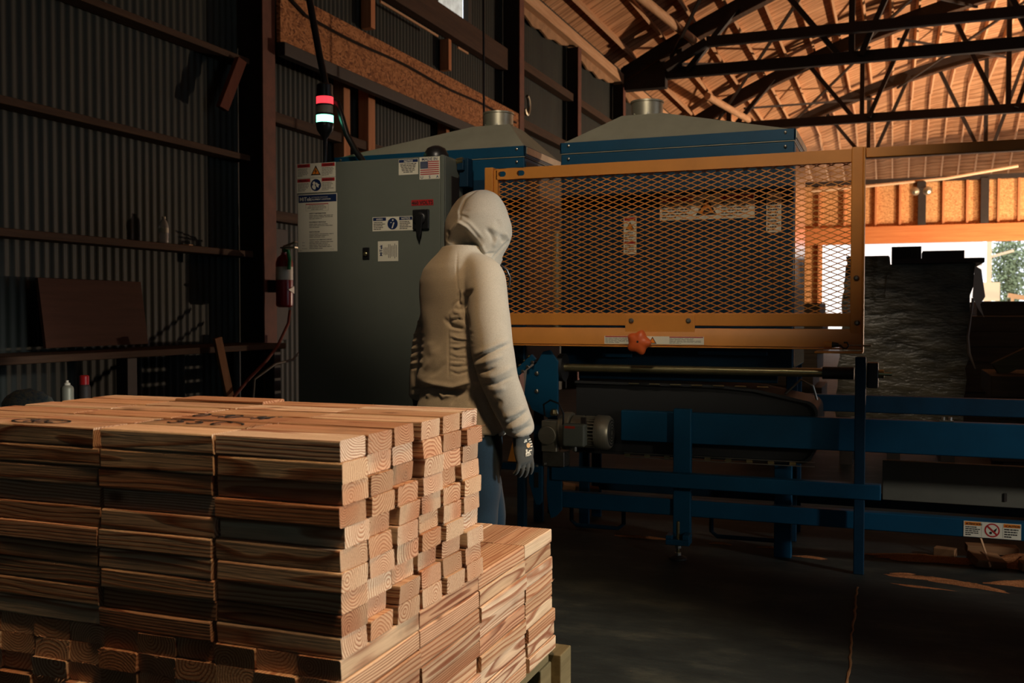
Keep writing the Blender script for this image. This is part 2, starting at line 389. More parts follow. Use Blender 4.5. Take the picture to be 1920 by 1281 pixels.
# bowstring trusses
def truss(y, label, x0=-4.75, x1=16.5):
    rt = empty('roof_truss', (x0, y, 5.45), label, 'truss', 'bowstring roof trusses')
    dm = M['irondark']
    zb = lambda x: 5.56 + .012 * (x + 4.75)
    MB().prism([(x0, y - .07, zb(x0)), (x1, y - .07, zb(x0)), (x1, y - .07, zb(x0) + .2), (x0, y - .07, zb(x0) + .2)], (0, .14, 0)).build('bottom_chord', dm, rt, bevel=.01)
    xs = np.linspace(x0 - .1, x1, 30)
    lo = [(x, y - .09, arc(x)) for x in xs]; hi = [(x, y - .09, arc(x, .28)) for x in xs[::-1]]
    tc = MB().rings([[(x, y - .09, arc(x)), (x, y + .09, arc(x)), (x, y + .09, arc(x, .28)), (x, y - .09, arc(x, .28))] for x in xs]); tc.build('top_chord', dm, rt)
    MB().rings([[(x, y - .12, arc(x, -.035)), (x, y + .12, arc(x, -.035)), (x, y + .12, arc(x, -.004)), (x, y - .12, arc(x, -.004))] for x in xs]).build('chord_batten', M['girt'], rt)
    MB().box(x0 - .05, x0 + .75, y - .11, y + .11, zb(x0) - .16, zb(x0) + .3).build('heel_plate', dm, rt, bevel=.01)
    for k in range(6):
        v = -3.75 + 3.0 * k
        if v > x1 - 1: break
        MB().bar((v, y, zb(x0) + .1), (v, y, arc(v, .1)), .1, .15, (0, 1, 0)).build('post', dm, rt)
        if k: MB().bar((v - 1.2, y + .1, arc(v - 1.2, .1)), (v - .15, y + .1, zb(x0) + .1), .09, .13, (0, 1, 0)).build('brace', dm, rt)
        MB().bar((v + .15, y - .1, zb(x0) + .1), (v + 1.05, y - .1, arc(v + 1.05, .1)), .09, .13, (0, 1, 0)).build('brace', dm, rt)
    return rt
truss(18.4, 'dark bowstring roof truss, the nearest one in view above the blue machine hoods')
truss(24.2, 'dark bowstring roof truss, second one away beyond the two machine hoods')
truss(30.0, 'dark bowstring roof truss, farthest one, just above the yellow top rail')
o = MB().box(-3.2, 16, 18.0, 18.14, 6.0, 6.17).bar((-3.2, 18.07, 6.08), (-3.95, 18.07, 5.7), .14, .16, (0, 1, 0)).build('tie_beam', M['irondark'], origin=(-3.2, 18.07, 6.0))
tag(o, 'dark horizontal tie beam just above the bottom chord of the nearest truss', 'beam')
# round stays under the deck near the eave
for i, (a, b, lab) in enumerate((((-4.1, 12.6, 6.18), (-3.4, 19.0, 6.2), 'slanting round pole under the roof boards above the right machine collar'), ((-3.7, 21, 5.75), (-3.0, 26, 5.8), 'slanting round pole below the nearest truss, right of the machine collar'))):
    o = MB().cyl(a, b, .075, n=12).build('roof_pole', M['purlin'], origin=a); tag(o, lab, 'pole')
# purlins along the hall
k = 0
for x in np.arange(-4.62, 6.6, .56):
    s = .0255 * 2 * (5.9 - x); z = arc(x, .285); nn = Vector((-s, 0, 1)).normalized(); tt = Vector((1, 0, s)).normalized()
    o = MB().obox((x, 20.9, z + .09), tt * .024, (0, 13.6, 0), nn * .09).bar((x, 34.45, z + .09), (x, 40.95, 5.9 + .06 * (z - 5.45)), .048, .18).build('roof_purlin', M['purlin'], origin=(x, 28.5, z), smooth=0)
    tag(o, 'pale wooden purlin running along the hall under the roof boards', 'purlin', 'roof purlins')

# thin cross braces under the purlins, between the trusses
for i, (xa, ya, xb, yb) in enumerate(((-4.0, 18.5, -1.6, 24.1), (-1.6, 18.5, -4.0, 24.1), (-1.0, 18.5, 1.6, 24.1), (1.6, 18.5, -1.0, 24.1), (2.2, 18.5, 4.8, 24.1), (-3.4, 24.3, -.6, 29.9), (-.6, 24.3, -3.4, 29.9), (0, 24.3, 2.8, 29.9), (2.8, 24.3, 0, 29.9), (-3.9, 12.7, -1.4, 18.3), (-1.4, 12.7, -3.9, 18.3), (-.8, 12.7, 1.8, 18.3), (1.8, 12.7, -.8, 18.3))):
    o = MB().bar((xa, ya, arc(xa, -.12 - .06 * (i % 2))), (xb, yb, arc(xb, -.12 - .06 * (i % 2))), .05, .05).build('roof_brace', M['irondark'], origin=(xa, ya, arc(xa)), smooth=0)
    tag(o, 'thin dark diagonal brace running under the purlins between two trusses', 'brace', 'cross braces of the roof')
# left wall: posts, girts, header
def post(y, z1, w, lab):
    rt = empty('steel_post', (-4.9, y, 0), lab, 'post', 'posts of the left wall')
    MB().box(-4.985, -4.985 + w - .014, y + .02, y + .05, 0, z1).build('web', M['irondark'], rt)  # web coloured darker than the flange for its unlit side
    MB().box(-4.985 + w - .014, -4.985 + w, y, y + .17, 0, z1).build('flange', M['iron'], rt, label='rust red flange')
    return rt
post(6.77, 5.5, .25, 'dark steel post with rust red edge, left of the fire extinguisher')
post(12.61, 5.5, .25, 'dark steel post with rust red edge, at the far end of the wooden header')
post(15.41, 5.5, .2, 'dark steel post with rust red edge, second one beyond the wooden header')
post(18.22, 5.5, .21, 'dark steel post with rust red edge, third one beyond the wooden header')
post(21.1, 5.5, .21, 'dark steel post at the left wall, mostly hidden behind the right machine collar')
def girt(y0, y1, z, d, h, lab, mat='girt', grp='girts of the left wall'):
    o = MB().box(-4.985, -4.985 + d, y0, y1, z - h, z).build('wall_girt', M[mat], origin=(-4.985, y0, z - h), bevel=.006); tag(o, lab, 'girt', grp); return o
girt(-5, 6.75, 1.73, .16, .05, 'brown wooden girt carrying the clear water bottle')
girt(-5, 6.75, 2.5, .14, .05, 'brown wooden girt on the corrugated wall, next one above the water bottle')
girt(-5, 6.75, 3.27, .14, .05, 'brown wooden girt on the corrugated wall, second one above the water bottle')
girt(7.0, 12.55, 2.93, .1, .09, 'reddish wooden girt on the corrugated wall behind the signal light')
girt(7.0, 12.55, 2.1, .1, .09, 'reddish wooden girt on the corrugated wall left of the grey cabinet')
girt(12.85, 15.35, 4.74, .14, .12, 'dusty girt between the first two posts beyond the header')
girt(15.6, 18.2, 4.74, .14, .12, 'dusty girt between the second and third posts beyond the header')
girt(12.85, 15.35, 3.93, .14, .12, 'dusty girt rising behind the left machine collar')
o = MB().box(-4.985, -4.86, 7.0, 12.5, 4.47, 4.76).build('wall_beam', plank_wood('old_beam', (60, 42, 32), (88, 62, 46), 'Y'), origin=(-4.985, 7, 4.47), bevel=.01)
tag(o, 'wide dark brown beam under the bright high window', 'beam')
hd = empty('wall_header', (-4.9, 7.0, 3.45), 'long orange wooden header board along the upper left wall', 'header')
MB().box(-4.73, -4.69, 6.95, 12.45, 3.44, 3.88).build('board', M['osb'], hd, bevel=.006)
MB().box(-4.73, -4.65, 6.95, 12.45, 3.33, 3.44).build('lower_lip', M['irondark'], hd, bevel=.008, label='dark lower lip')
o = MB().tube([(-4.675, 6.95, 3.86)] + [(-4.673, y, 3.74 - .012 * math.sin((y - 7.5) * 3)) for y in np.linspace(7.3, 12.3, 20)], .014, 6).build('header_cable', M['blackpl'], origin=(-4.675, 7, 3.8))
tag(o, 'thin black cable stapled along the orange wooden header', 'cable')
eave = girt(12.8, 34, 5.7, .2, .18, 'dusty timber plate along the top of the left wall', 'purlin')
for y0 in (12.8, 15.55, 18.4):
    o = MB().rings([[(-4.96 + .02 * math.sin(u * 9), y0 + 2.5 * u, 5.53), (-4.9, y0 + 2.5 * u, 5.53), (-4.92, y0 + 2.5 * u, 5.53 - .03 - .12 * math.sin(pi * min(1, u * 1.02)) ** .7 * (1 + .25 * math.sin(u * 23))), (-4.95, y0 + 2.5 * u, 5.53 - .03 - .12 * math.sin(pi * min(1, u * 1.02)) ** .7 * (1 + .25 * math.sin(u * 23)))] for u in np.linspace(0, 1, 16)]).build('eave_flap', paint('dusty_paper', S(170, 130, 92), .85, 0, .3, 6, .3, 60), origin=(-4.95, y0, 5.4))
    tag(o, {12.8: 'sagging dusty insulation strip under the eave, first bay beyond the header', 15.55: 'sagging dusty insulation strip under the eave, second bay beyond the header', 18.4: 'sagging insulation strip under the eave, just left of the right machine collar'}[y0], 'insulation strip')
for y, z0, z1, w, m, lab in ((8.78, 4.06, 4.42, .09, 'stud', 'short reddish stud above the orange header, nearer the signal light'), (10.62, 4.06, 4.42, .08, 'stud', 'short reddish stud above the orange header, farther from the signal light'),
                             (8.25, 2.1, 3.45, .12, 'stud', 'orange wooden stud directly behind the signal light'), (8.72, 2.1, 3.45, .14, 'stud', 'reddish wooden stud under the header, just right of the signal light'), (10.55, 2.1, 3.45, .09, 'stud', 'reddish stud under the header above the left machine hood')):
    o = MB().box(-4.985, -4.87, y, y + w, z0, z1).build('wall_stud', M[m], origin=(-4.985, y, z0), bevel=.005); tag(o, lab, 'stud')
for y0, y1, z in ((8.95, 10.3, 4.36), (10.85, 11.15, 4.37)):  # pale strips painted in place of light leaking through wall gaps
    o = MB().box(-4.865, -4.85, y0, y1, z - .012, z + .012).build('gap_batten', M['purlin'], origin=(-4.86, y0, z)); tag(o, ['thin pale batten between the two short studs above the header', 'short pale batten right of the farther short stud'][y0 > 10], 'batten')
# hook, hanging plank, vertical wire
o = MB().tube([(-4.78, 13.0 + .1 * math.cos(a), 4.1 + .13 * math.sin(a)) for a in np.linspace(-2.6, 1.4, 12)], .025, 8).build('wall_hook', M['galv'], origin=(-4.78, 13, 4.1)); tag(o, 'small bright hook on the edge of the post by the header end', 'hook')
o = MB().obox((-4.82, 6.48, 3.01), (.02, 0, 0), Vector((0, .052, -.01)), Vector((0, .12, .215))).build('plank_offcut', plank_wood('red_plank', (92, 44, 30), (120, 62, 42), 'Z'), origin=(-4.82, 6.4, 2.8), bevel=.004)
tag(o, 'short reddish plank nailed at a slant under the upper left girt', 'plank')
o = MB().tube([(-3.76, 9, 5.9), (-3.755, 9, 4.3), (-3.75, 9, 2.33)], .012, 6).build('hanging_wire', M['blackpl'], origin=(-3.75, 9, 2.3)); tag(o, 'thin dark wire hanging in front of the orange header', 'wire')
# ------------------------------------------------------------------ lumber stacks
T = .0386; BX0 = -.896; BY0 = 1.5; ZL = .631; ZU = ZL + 10 * T
def board_mesh(L, seed, splinter):
    rr = random.Random(seed); mb = MB(); w, h, e = .0445, T / 2 - .0006, .0035
    prof = []
    for cx, cz, a0 in ((w - e, h - e, 0), (-w + e, h - e, 90), (-w + e, -h + e, 180), (w - e, -h + e, 270)):
        for a in (0, 45, 90): t = math.radians(a0 + a); prof.append((cx + e * math.cos(t), cz + e * math.sin(t)))
    bow = rr.uniform(-.0012, .0012); tl = [rr.uniform(-.002, .002) for _ in range(4)]
    rings = []
    for u in np.linspace(-1, 1, 7):
        x = u * L / 2
        rings.append([(x + (tl[0] * p[0] / w + tl[1] * p[1] / h if abs(u) == 1 else 0), p[0] + bow * (1 - u * u) + rr.uniform(-1, 1) * .0002, p[1]) for p in prof])
    mb.rings(rings)
    if splinter:                                   # torn fibres left by the saw along the lower and trailing edges of the ends
        for s in (-1, 1):
            for k in range(rr.randint(7, 16)):
                y = rr.uniform(-w, w) if rr.random() < .6 else rr.choice((-w, w)); z = -h if abs(y) < w else rr.uniform(-h, h)
                p = Vector((s * (L / 2 - .002), y * .98, z * .95)); q = p + Vector((s * rr.uniform(.002, .011), rr.uniform(-.004, .004), rr.uniform(-.009, .002)))
                a = Vector((0, .0007, .0005)); b = Vector((0, -.0005, .0008))
                mb.add([p + a, p + b, p - a - b, q], [(0, 1, 3), (1, 2, 3), (2, 0, 3), (2, 1, 0)])
    mb.mats.append(M['board'])
    return mb.mesh('board', smooth=0)
SHORT = [board_mesh(.262, 10 + i, i % 3 == 0) for i in range(6)]
LONG = [board_mesh(.304, 30 + i, i % 3 == 0) for i in range(6)]
MID = [board_mesh(.215, 50 + i, i % 2 == 0) for i in range(4)]
ORD = ['first', 'second', 'third', 'fourth', 'fifth', 'sixth', 'seventh', 'eighth', 'ninth', 'tenth', 'eleventh', 'twelfth', 'thirteenth']
def lumber(mesh, loc, rz, label, group, roll=None):
    o = bpy.data.objects.new('lumber_board', mesh); o.location = loc
    o.rotation_euler = (pi * R.randint(0, 1) if roll is None else roll, 0, rz + R.uniform(-.006, .006) + (pi if R.random() < .5 else 0))
    link(o); return tag(o, label, 'board', group)
GU = 'boards of the tall cross-piled lumber stack'; GL = 'boards of the lower lumber layers'
COLX = [-.896 - .131, -1.166 - .135, -1.436 - .131, -1.706 - .131]
rowy = [1.5 + .0455, 1.6035 + .0445, 1.712 + .0445, 1.823 + .0445, 1.931 + .0445, 2.041 + .0445]
TOPB = {}
for r in range(10):                                # r = 0 is the top row
    z = ZU - (r + .5) * T
    for c in range(4):
        for k in range(6):
            if not (k == 0 or c == 0 or r == 0): continue
            x = COLX[c] + R.uniform(-.004, .004) + (.004 if c else 0); y = rowy[k] + R.uniform(-.004, .006)
            if k == 0: y = rowy[0] + R.uniform(-.004, .004) + (.008 if r in (2, 4, 7) and c == 0 else 0)
            if c == 0 and k: x += R.choice((-.012, -.005, 0, 0, .002))
            if k == 0 and c == 2 and r == 0: x -= .012
            zz = z + (.006 if (r == 0 and c == 2 and k == 5) else 0)
            if k == 0: lab = 'pine board in %s row down, %s column from lit corner, tall stack front' % (ORD[r], ORD[c]) if (r or c) else 'corner board on the top row of the tall stack, nearest the camera'
            elif c == 0: lab = "pine board end in %s row down, %s from front corner, tall stack's lit end" % (ORD[r], ORD[k])
            else: lab = "pine board on tall stack's top, %s back from front edge, %s column from lit end" % (ORD[k], ORD[c])
            o = lumber(R.choice(SHORT), (x, y, zz), 0, lab, GU)
            if r == 0: TOPB[(c, k)] = o
# felt-pen marks on the top boards
def mark(parent, strokes, r=.0025):
    mb = MB()
    for st in strokes:
        pts = [Vector((x, y, ZU + .0012)) for x, y in st]
        for a, b in zip(pts, pts[1:]):
            if (b - a).length > 1e-5: mb.bar(a, b, r * 2, .0008)
        for p in pts: mb.cyl(p - Vector((0, 0, .0004)), p + Vector((0, 0, .0004)), r, n=8)
    o = mb.build('pen_marking', M['ink'], None, smooth=0); o.parent = parent
    o.matrix_parent_inverse = Matrix.Identity(4)
    e = parent.rotation_euler; inv = (Matrix.Translation(parent.location) @ e.to_matrix().to_4x4()).inverted()
    o.data.transform(inv); o['label'] = 'black felt-pen marking'
    return o
def arcpts(cx, cy, rx, ry, a0, a1, n=14): return [(cx + rx * math.cos(math.radians(a)), cy + ry * math.sin(math.radians(a))) for a in np.linspace(a0, a1, n)]
ex = lambda s, ox, oy, kx, ky: [[(ox + x * kx, oy + y * ky) for x, y in st] for st in s]
ZERO = [arcpts(.5, .5, .38, .5, 0, 360, 16)]; ONE = [[(.2, .75), (.55, 1), (.5, 0)]]; FIVE = [[(.9, 1), (.25, .95), (.2, .58)] + arcpts(.42, .3, .42, .3, 80, -150, 8)]
FOUR = [[(.6, 0), (.66, 1), (.1, .35), (.95, .35)]]; CEE = [arcpts(.55, .5, .45, .5, 50, 310, 12)]; DASH = [[(.1, .5), (.9, .5)]]
mk = []
for ch, ox in ((ZERO, -1.408), (DASH, -1.368), (ONE, -1.345), (ZERO, -1.325), (DASH, -1.290), (ONE, -1.264), (FOUR, -1.246)): mk += ex(ch, ox, 1.735 if 1 else 0, .03, .05)
mk += [[(-1.214, 1.785), (-1.212, 1.79)]]
mark(TOPB[(1, 2)], mk)
mk = []
for ch, ox in ((FIVE, -1.372), (FIVE, -1.325), (CEE, -1.272)): mk += ex(ch, ox, 1.618, .034, .05)
mk += [arcpts(-1.31, 1.63, .112, .052, 165, 10, 16)]
mark(TOPB[(1, 1)], mk)
mk = [arcpts(-1.625, 1.548, .068, .034, 0, 360, 24)] + ex(ONE, -1.665, 1.53, .026, .036) + ex(ZERO, -1.642, 1.53, .03, .036) + ex(CEE, -1.608, 1.53, .03, .036)
mark(TOPB[(2, 0)], mk)
mark(TOPB[(2, 5)], [[(-1.69, 2.075), (-1.6, 2.09)], [(-1.62, 2.07), (-1.54, 2.085)], [(-1.54, 2.07), (-1.5, 2.08)]])

# lower layers: boards turned 90 degrees
segs = [(1.5, 1.802, 0), (1.806, 2.114, 0), (2.118, 2.421, 0), (2.425, 2.64, 1)]
for r in range(9):
    z = ZL - (r + .5) * T
    for j in range(12):
        for s, (ya, yb, short) in enumerate(segs):
            vis = j == 0 or s == 0 or (r == 0 and s >= 2 and j < 6)
            if not vis: continue
            x = BX0 - .0445 - .0 - j * .0885 + R.uniform(-.003, .004) + (R.uniform(-.002, .006) if j == 0 else 0)
            y = (ya + yb) / 2 + R.uniform(-.004, .004) + (.012 * (r > 5) + .002 * r if s == 3 else 0)
            if s == 0 and j > 0: y += R.uniform(-.006, .01)
            if j == 0: lab = ["board in %s lower layer down, at the stack's front corner, lit side", 'board in %s lower layer down, second from front corner, lit side', 'board in %s lower layer down, third from front corner, lit side', 'board in %s lower layer down, at far end by the worker, lit side'][s] % ORD[r]
            elif s == 0: lab = 'board end facing front, %s lower layer down, %s from the lit corner' % (ORD[r], ORD[j])
            else: lab = 'board on the bare lower step by the worker, %s in from lit side, %s' % (ORD[j], ['near half', 'far half'][s - 2])
            lumber(R.choice(MID if short else LONG), (x, y, z), pi / 2, lab, GL)
# pallet that carries the pile
pl = empty('pallet', (-1.43, 2.08, 0), 'rough wooden pallet under the lumber pile, its far corner block just showing', 'pallet')
PT = plank_wood('pallet_wood', (92, 82, 56), (136, 122, 88), 'Y')
for i in range(6): MB().box(-1.98 + i * .186, -1.84 + i * .186, 1.46, 2.66, .245, .2825).build('deck_board', PT, pl, bevel=.003)
for i in range(3): MB().box(-1.98, -.905, 1.48 + i * .55, 1.57 + i * .55, .02, .244).build('stringer', PT, pl, bevel=.004)
MB().box(-.935, -.875, 2.665, 2.76, .03, .265).build('block', PT, pl, bevel=.004)
for i in range(3): MB().box(-1.9 + i * .42, -1.8 + i * .42, 1.47, 2.7, 0, .0195).build('bottom_board', PT, pl)
# ------------------------------------------------------------------ stickers
UX = Vector((1, 0, 0)); UZ = Vector((0, 0, 1))
class Sticker:
    """flat label facing -Y at plane y; local coordinates in metres from its lower left corner"""
    def __init__(s, x0, z0, w, h, y, base='white'):
        s.x, s.z, s.w, s.h, s.y = x0, z0, w, h, y; s.mb = MB(); s.k = 0
        s.mb.box(x0, x0 + w, y - .0012, y, z0, z0 + h, M[base])
    def rect(s, x0, z0, x1, z1, m, lev=1):
        yy = s.y - .0012 - .0004 * lev
        s.mb.box(s.x + x0, s.x + x1, yy, yy + .0004, s.z + z0, s.z + z1, M[m]); return s
    def poly(s, pts, m, lev=1):
        yy = s.y - .0012 - .0004 * lev
        s.mb.prism([(s.x + a, yy, s.z + b) for a, b in pts], (0, .0004, 0), M[m]); return s
    def disc(s, cx, cz, r, m, lev=1, n=28): return s.poly([(cx + r * math.cos(2 * pi * i / n), cz + r * math.sin(2 * pi * i / n)) for i in range(n)], m, lev)
    def text(s, body, x, z, size, m, align='LEFT', lev=1, ux=None, uz=None, bold=0, ws=1):
        yy = s.y - .0012 - .0004 * lev - .0001
        s.mb.text(body, (s.x + x, yy, s.z + z), ux or UX, uz or UZ, size, M[m], align, ws, bold); return s
    def lines(s, x0, x1, z0, z1, n, m='inkgrey', th=.38, seed=1, center=False):
        rr = random.Random(seed); st = (z1 - z0) / n
        for i in range(n):
            zz = z1 - (i + .5) * st; L = (x1 - x0) * (rr.uniform(.72, 1) if i < n - 1 else rr.uniform(.35, .7)); a = x0 + ((x1 - x0 - L) / 2 if center else 0)
            while L > .004:                              # words
                w = min(L, rr.uniform(.06, .2) * (x1 - x0) + .004); s.rect(a, zz - st * th / 2, a + w * .86, zz + st * th / 2, m); a += w; L -= w
        return s
    def tri(s, cx, cz, r, inner='orangeink'):
        p = lambda q: [(cx, cz + q), (cx - q * .95, cz - q * .62), (cx + q * .95, cz - q * .62)]
        s.poly(p(r), 'ink', 1); return s.poly(p(r * .7), inner, 2)
    def build(s, parent, label=None): return s.mb.build('warning_label', None, parent, smooth=0, label=label)

# ------------------------------------------------------------------ electrical cabinet
cab = empty('electrical_cabinet', (-2.723, 5.0, 0), 'tall grey electrical cabinet covered in stickers, behind the worker', 'cabinet')
MB().box(-3.184, -2.262, 4.885, 5.125, .25, 2.083).build('body', M['grey'], cab, bevel=.006)
dr = MB().box(-3.18, -2.285, 4.87, 4.884, .27, 2.079).build('door', M['grey'], cab, bevel=.005)
MB().box(-2.283, -2.262, 4.868, 4.884, .25, 2.083).build('edge_flange', M['grey'], cab, bevel=.003)
MB().box(-2.26, -2.2575, 4.96, 5.06, 1.5, 1.98).build('side_vent', M['irondark'], cab, smooth=0)
for x, z in ((5.07, 2.03), (5.085, 1.98), (5.06, 1.985)): MB().cyl((-2.263, x, z), (-2.257, x, z), .006, n=10).build('bolt', M['irondark'], cab)
for x in (-3.15, -2.31):
    MB().box(x - .03, x + .03, 4.9, 5.1, 0, .25).build('leg', M['grey'], cab, bevel=.004)
MB().lathe((-2.36, 4.98, 2.083), [(.07, 0), (.07, .02), (.05, .055), (.02, .07)], 20).build('top_plug', M['blackpl'], cab)
MB().box(-2.255, -2.2, 5.05, 5.12, 1.93, 2.09).box(-2.26, -2.22, 5.03, 5.06, 2.02, 2.08).build('conduit_bracket', M['bluedark'], cab, bevel=.005)
MB().cyl((-2.262, 5.04, 2.07), (-2.225, 5.04, 2.075), .018, n=12).build('cable_gland', M['brass'], cab)
# disconnect switch
sw = MB().box(-2.444, -2.346, 4.852, 4.8695, 1.687, 1.795).build('switch_plate', M['blackpl'], cab, bevel=.006)
MB().lathe((-2.398, 4.852, 1.745), [(.036, 0), (.034, .01), (.026, .014)], 24, (0, -1, 0)).build('switch_hub', M['blackpl'], sw)
MB().prism([(-2.415, 4.83, 1.765), (-2.371, 4.83, 1.765), (-2.38, 4.83, 1.675), (-2.394, 4.83, 1.628), (-2.412, 4.83, 1.675)], (0, .01, 0)).build('switch_lever', M['blackpl'], sw, bevel=.004)
lk = MB().box(-2.758, -2.714, 4.862, 4.8695, 1.532, 1.598).build('door_lock', M['blackpl'], cab, bevel=.006)
MB().lathe((-2.736, 4.862, 1.562), [(.012, 0), (.012, .008), (.006, .012)], 16, (0, -1, 0)).build('key_barrel', M['brass'], lk)
Yc = 4.8695
for z0, kind in ((1.999, 'bolt'), (1.916, 'man')):
    s = Sticker(-3.182, z0, .253, .0815, Yc)
    for x0, wd in ((.004, 'PELIGRO'), (.164, 'DANGER')):
        s.rect(x0, .060, x0 + .083, .0785, 'red'); s.text(wd, x0 + .0415, .0635, .0155, 'ink', 'CENTER', 2, bold=.0003); s.lines(x0 + .002, x0 + .08, .008, .056, 6, seed=z0 * 10 + x0)
    s.rect(.0885, .003, .0892, .078, 'inkgrey').rect(.1605, .003, .1612, .078, 'inkgrey')
    if kind == 'bolt':
        s.tri(.125, .035, .034); s.poly([(.128, .055), (.116, .034), (.124, .036), (.121, .016), (.134, .04), (.125, .038)], 'ink', 3)
    else:
        s.disc(.125, .041, .034, 'navy'); s.disc(.114, .052, .0095, 'white', 2); s.poly([(.103, .041), (.118, .043), (.126, .03), (.122, .016), (.11, .018), (.1, .03)], 'white', 2); s.poly([(.124, .05), (.132, .056), (.138, .048), (.15, .043), (.142, .036), (.144, .026), (.13, .032), (.127, .04)], 'white', 2)
    s.build(cab, ['danger label with a blue manual-reading sign', 'danger label with a yellow lightning triangle'][kind == 'bolt'])
s = Sticker(-3.176, 1.582, .256, .325, Yc)
s.rect(.004, .279, .252, .321, 'navy').text('MiTek', .012, .288, .03, 'white', lev=2, bold=.0004).text('AUTOMATED SOLUTIONS', .09, .303, .009, 'white', lev=2).text('EQUIPMENT LOCATION', .09, .29, .0115, 'white', lev=2, bold=.0002)
s.rect(.052, .266, .2, .271, 'red').rect(.052, .231, .0528, .266, 'inkgrey').rect(.1992, .231, .2, .266, 'inkgrey').rect(.052, .231, .2, .2318, 'inkgrey'); s.lines(.062, .19, .234, .264, 4, seed=4, center=True)
for i, (tt, z) in enumerate((('SAFETY INFORMATION', .212), ('EQUIPMENT MANUALS', .163), ('PARTS FINDER', .108), ('CONTACT AUTOMATION SUPPORT', .064))):
    s.text(tt, .075, z, .0105 if i < 3 else .009, 'ink', bold=.0003)
    s.lines(.075, .235, z - (.03 if i < 3 else .05), z - .004, 3 if i < 3 else 5, seed=20 + i)
for i, tt in enumerate(('Sales', 'Parts', 'In Service')): s.text(tt, .028, .05 - i * .017, .0085, 'ink')
s.text('REV A', .012, .006, .006, 'inkgrey').text('MTK-100', .21, .01, .006, 'inkgrey')
s.build(cab, 'tall white information sheet with a navy heading')
s = Sticker(-2.533, 1.987, .118, .084, Yc)
s.rect(.002, .066, .116, .082, 'navy').text('NOTICE', .059, .0685, .0145, 'white', 'CENTER', 2, bold=.0004).lines(.006, .112, .01, .063, 6, 'ink', .5, seed=6, center=True).build(cab, 'small notice label with a navy heading')
s = Sticker(-2.407, 1.957, .121, .119, Yc)
s.text('MADE IN', .0605, .1, .0215, 'navy', 'CENTER', bold=.0003, ws=1.1)
fw = .112; fz = .024; fh = .072
for i in range(13):
    if i % 2 == 0: s.rect(.0045 + (.045 if i < 7 else 0), fz + fh - (i + 1) * fh / 13, .0045 + fw, fz + fh - i * fh / 13, 'red')
s.rect(.0045, fz + fh * 6 / 13, .0505, fz + fh, 'navy', 2)
for i in range(9):
    for j in range(6 - i % 2): s.disc(.0085 + (j + (i % 2) * .5) * .0075, fz + fh * 6 / 13 + .004 + i * .0039, .0011, 'white', 3, 5)
s.text('U', .006, .004, .0215, 'navy', bold=.0003, ws=1.1).text('S', .0605, .004, .0215, 'navy', 'CENTER', bold=.0003, ws=1.1).text('A', .115, .004, .0215, 'navy', 'RIGHT', bold=.0003, ws=1.1)
s.build(cab, 'square flag sticker')
s = Sticker(-2.456, 1.817, .131, .031, Yc, 'red'); s.text('460 VOLTS', .0655, .005, .028, 'ink', 'CENTER', bold=.0009, ws=.95).build(cab, 'red voltage sticker')
s = Sticker(-2.696, 1.686, .249, .077, Yc)
for x0, wd in ((.004, 'AVISO'), (.165, 'NOTICE')): s.rect(x0, .056, x0 + .08, .074, 'navy').text(wd, x0 + .04, .0595, .0145, 'white', 'CENTER', 2, bold=.0003).lines(x0 + .003, x0 + .078, .006, .052, 5, 'ink', .45, seed=x0 * 100)
s.disc(.1245, .038, .0315, 'navy').poly([(.118, .014), (.125, .014), (.136, .044), (.13, .046)], 'white', 2).disc(.126, .058, .0045, 'white', 2).poly([(.108, .044), (.118, .048), (.118, .043)], 'white', 2)
s.build(cab, 'notice label with a blue round sign')
s = Sticker(-2.663, 1.52, .125, .11, Yc)
s.text('MiTek', .028, .028, .024, 'navy', ux=UZ, uz=-UX, bold=.0006)
rr = random.Random(3)
for i in range(9):
    hgt = (.05 if i < 3 else .085) * rr.uniform(.7, 1); s.rect(.036 + i * .0095, .055 - hgt / 2, .0395 + i * .0095, .055 + hgt / 2, 'inkgrey')
s.build(cab, 'square label with sideways writing')

# signal tower on the cabinet
st = empty('signal_tower', (-3.095, 5.03, 2.084), 'stack light with lit red and green rings on top of the grey cabinet', 'signal light')
c = Vector((-3.095, 5.03, 0))
def cyl_at(z0, z1, r, name, m, n=24, r1=None, label=None): return MB().cyl((c.x, c.y, z0), (c.x, c.y, z1), r, r1, n=n).build(name, m, st, label=label)
def glow(name, col, s, rim):
    t = NT(name); t.set(rim, .3); t.b.inputs['Emission Color'].default_value = (*col, 1); t.b.inputs['Emission Strength'].default_value = s; return t.m
MB().lathe((c.x, c.y, 2.083), [(.032, 0), (.032, .012), (.012, .02), (.012, .16), (.022, .175), (.046, .21), (.05, .235)], 24).build('pole', M['blackpl'], st)
cyl_at(2.318, 2.336, .051, 'base_ring', M['blackpl'])
cyl_at(2.336, 2.378, .049, 'green_lens', glow('green_lamp', S(120, 255, 200), 5, (.1, .7, .4)), label='lit green lens')
cyl_at(2.378, 2.39, .051, 'ring', M['blackpl'])
cyl_at(2.39, 2.434, .047, 'clear_lens', plain('grey_lens', S(176, 170, 150), .3), label='unlit grey lens')
cyl_at(2.434, 2.442, .051, 'ring', M['blackpl'])
cyl_at(2.442, 2.484, .049, 'red_lens', glow('red_lamp', S(255, 60, 70), 1.5, (.9, .1, .1)), label='lit red lens')
cyl_at(2.484, 2.497, .051, 'ring', M['blackpl'])
MB().lathe((c.x, c.y, 2.497), [(.047, 0), (.047, .055), (.04, .062)], 24).build('buzzer_cap', M['blackpl'], st)
o = MB().tube([(-3.1, 5.06, 2.52), (-3.115, 5.06, 2.6), (-3.15, 5.06, 2.75), (-3.2, 5.06, 3.0), (-3.26, 5.06, 3.3), (-3.35, 5.06, 3.8), (-3.4, 5.06, 5.9)], .021, 12).build('black_hose', M['blackpl'], origin=(-3.1, 5.06, 2.5))
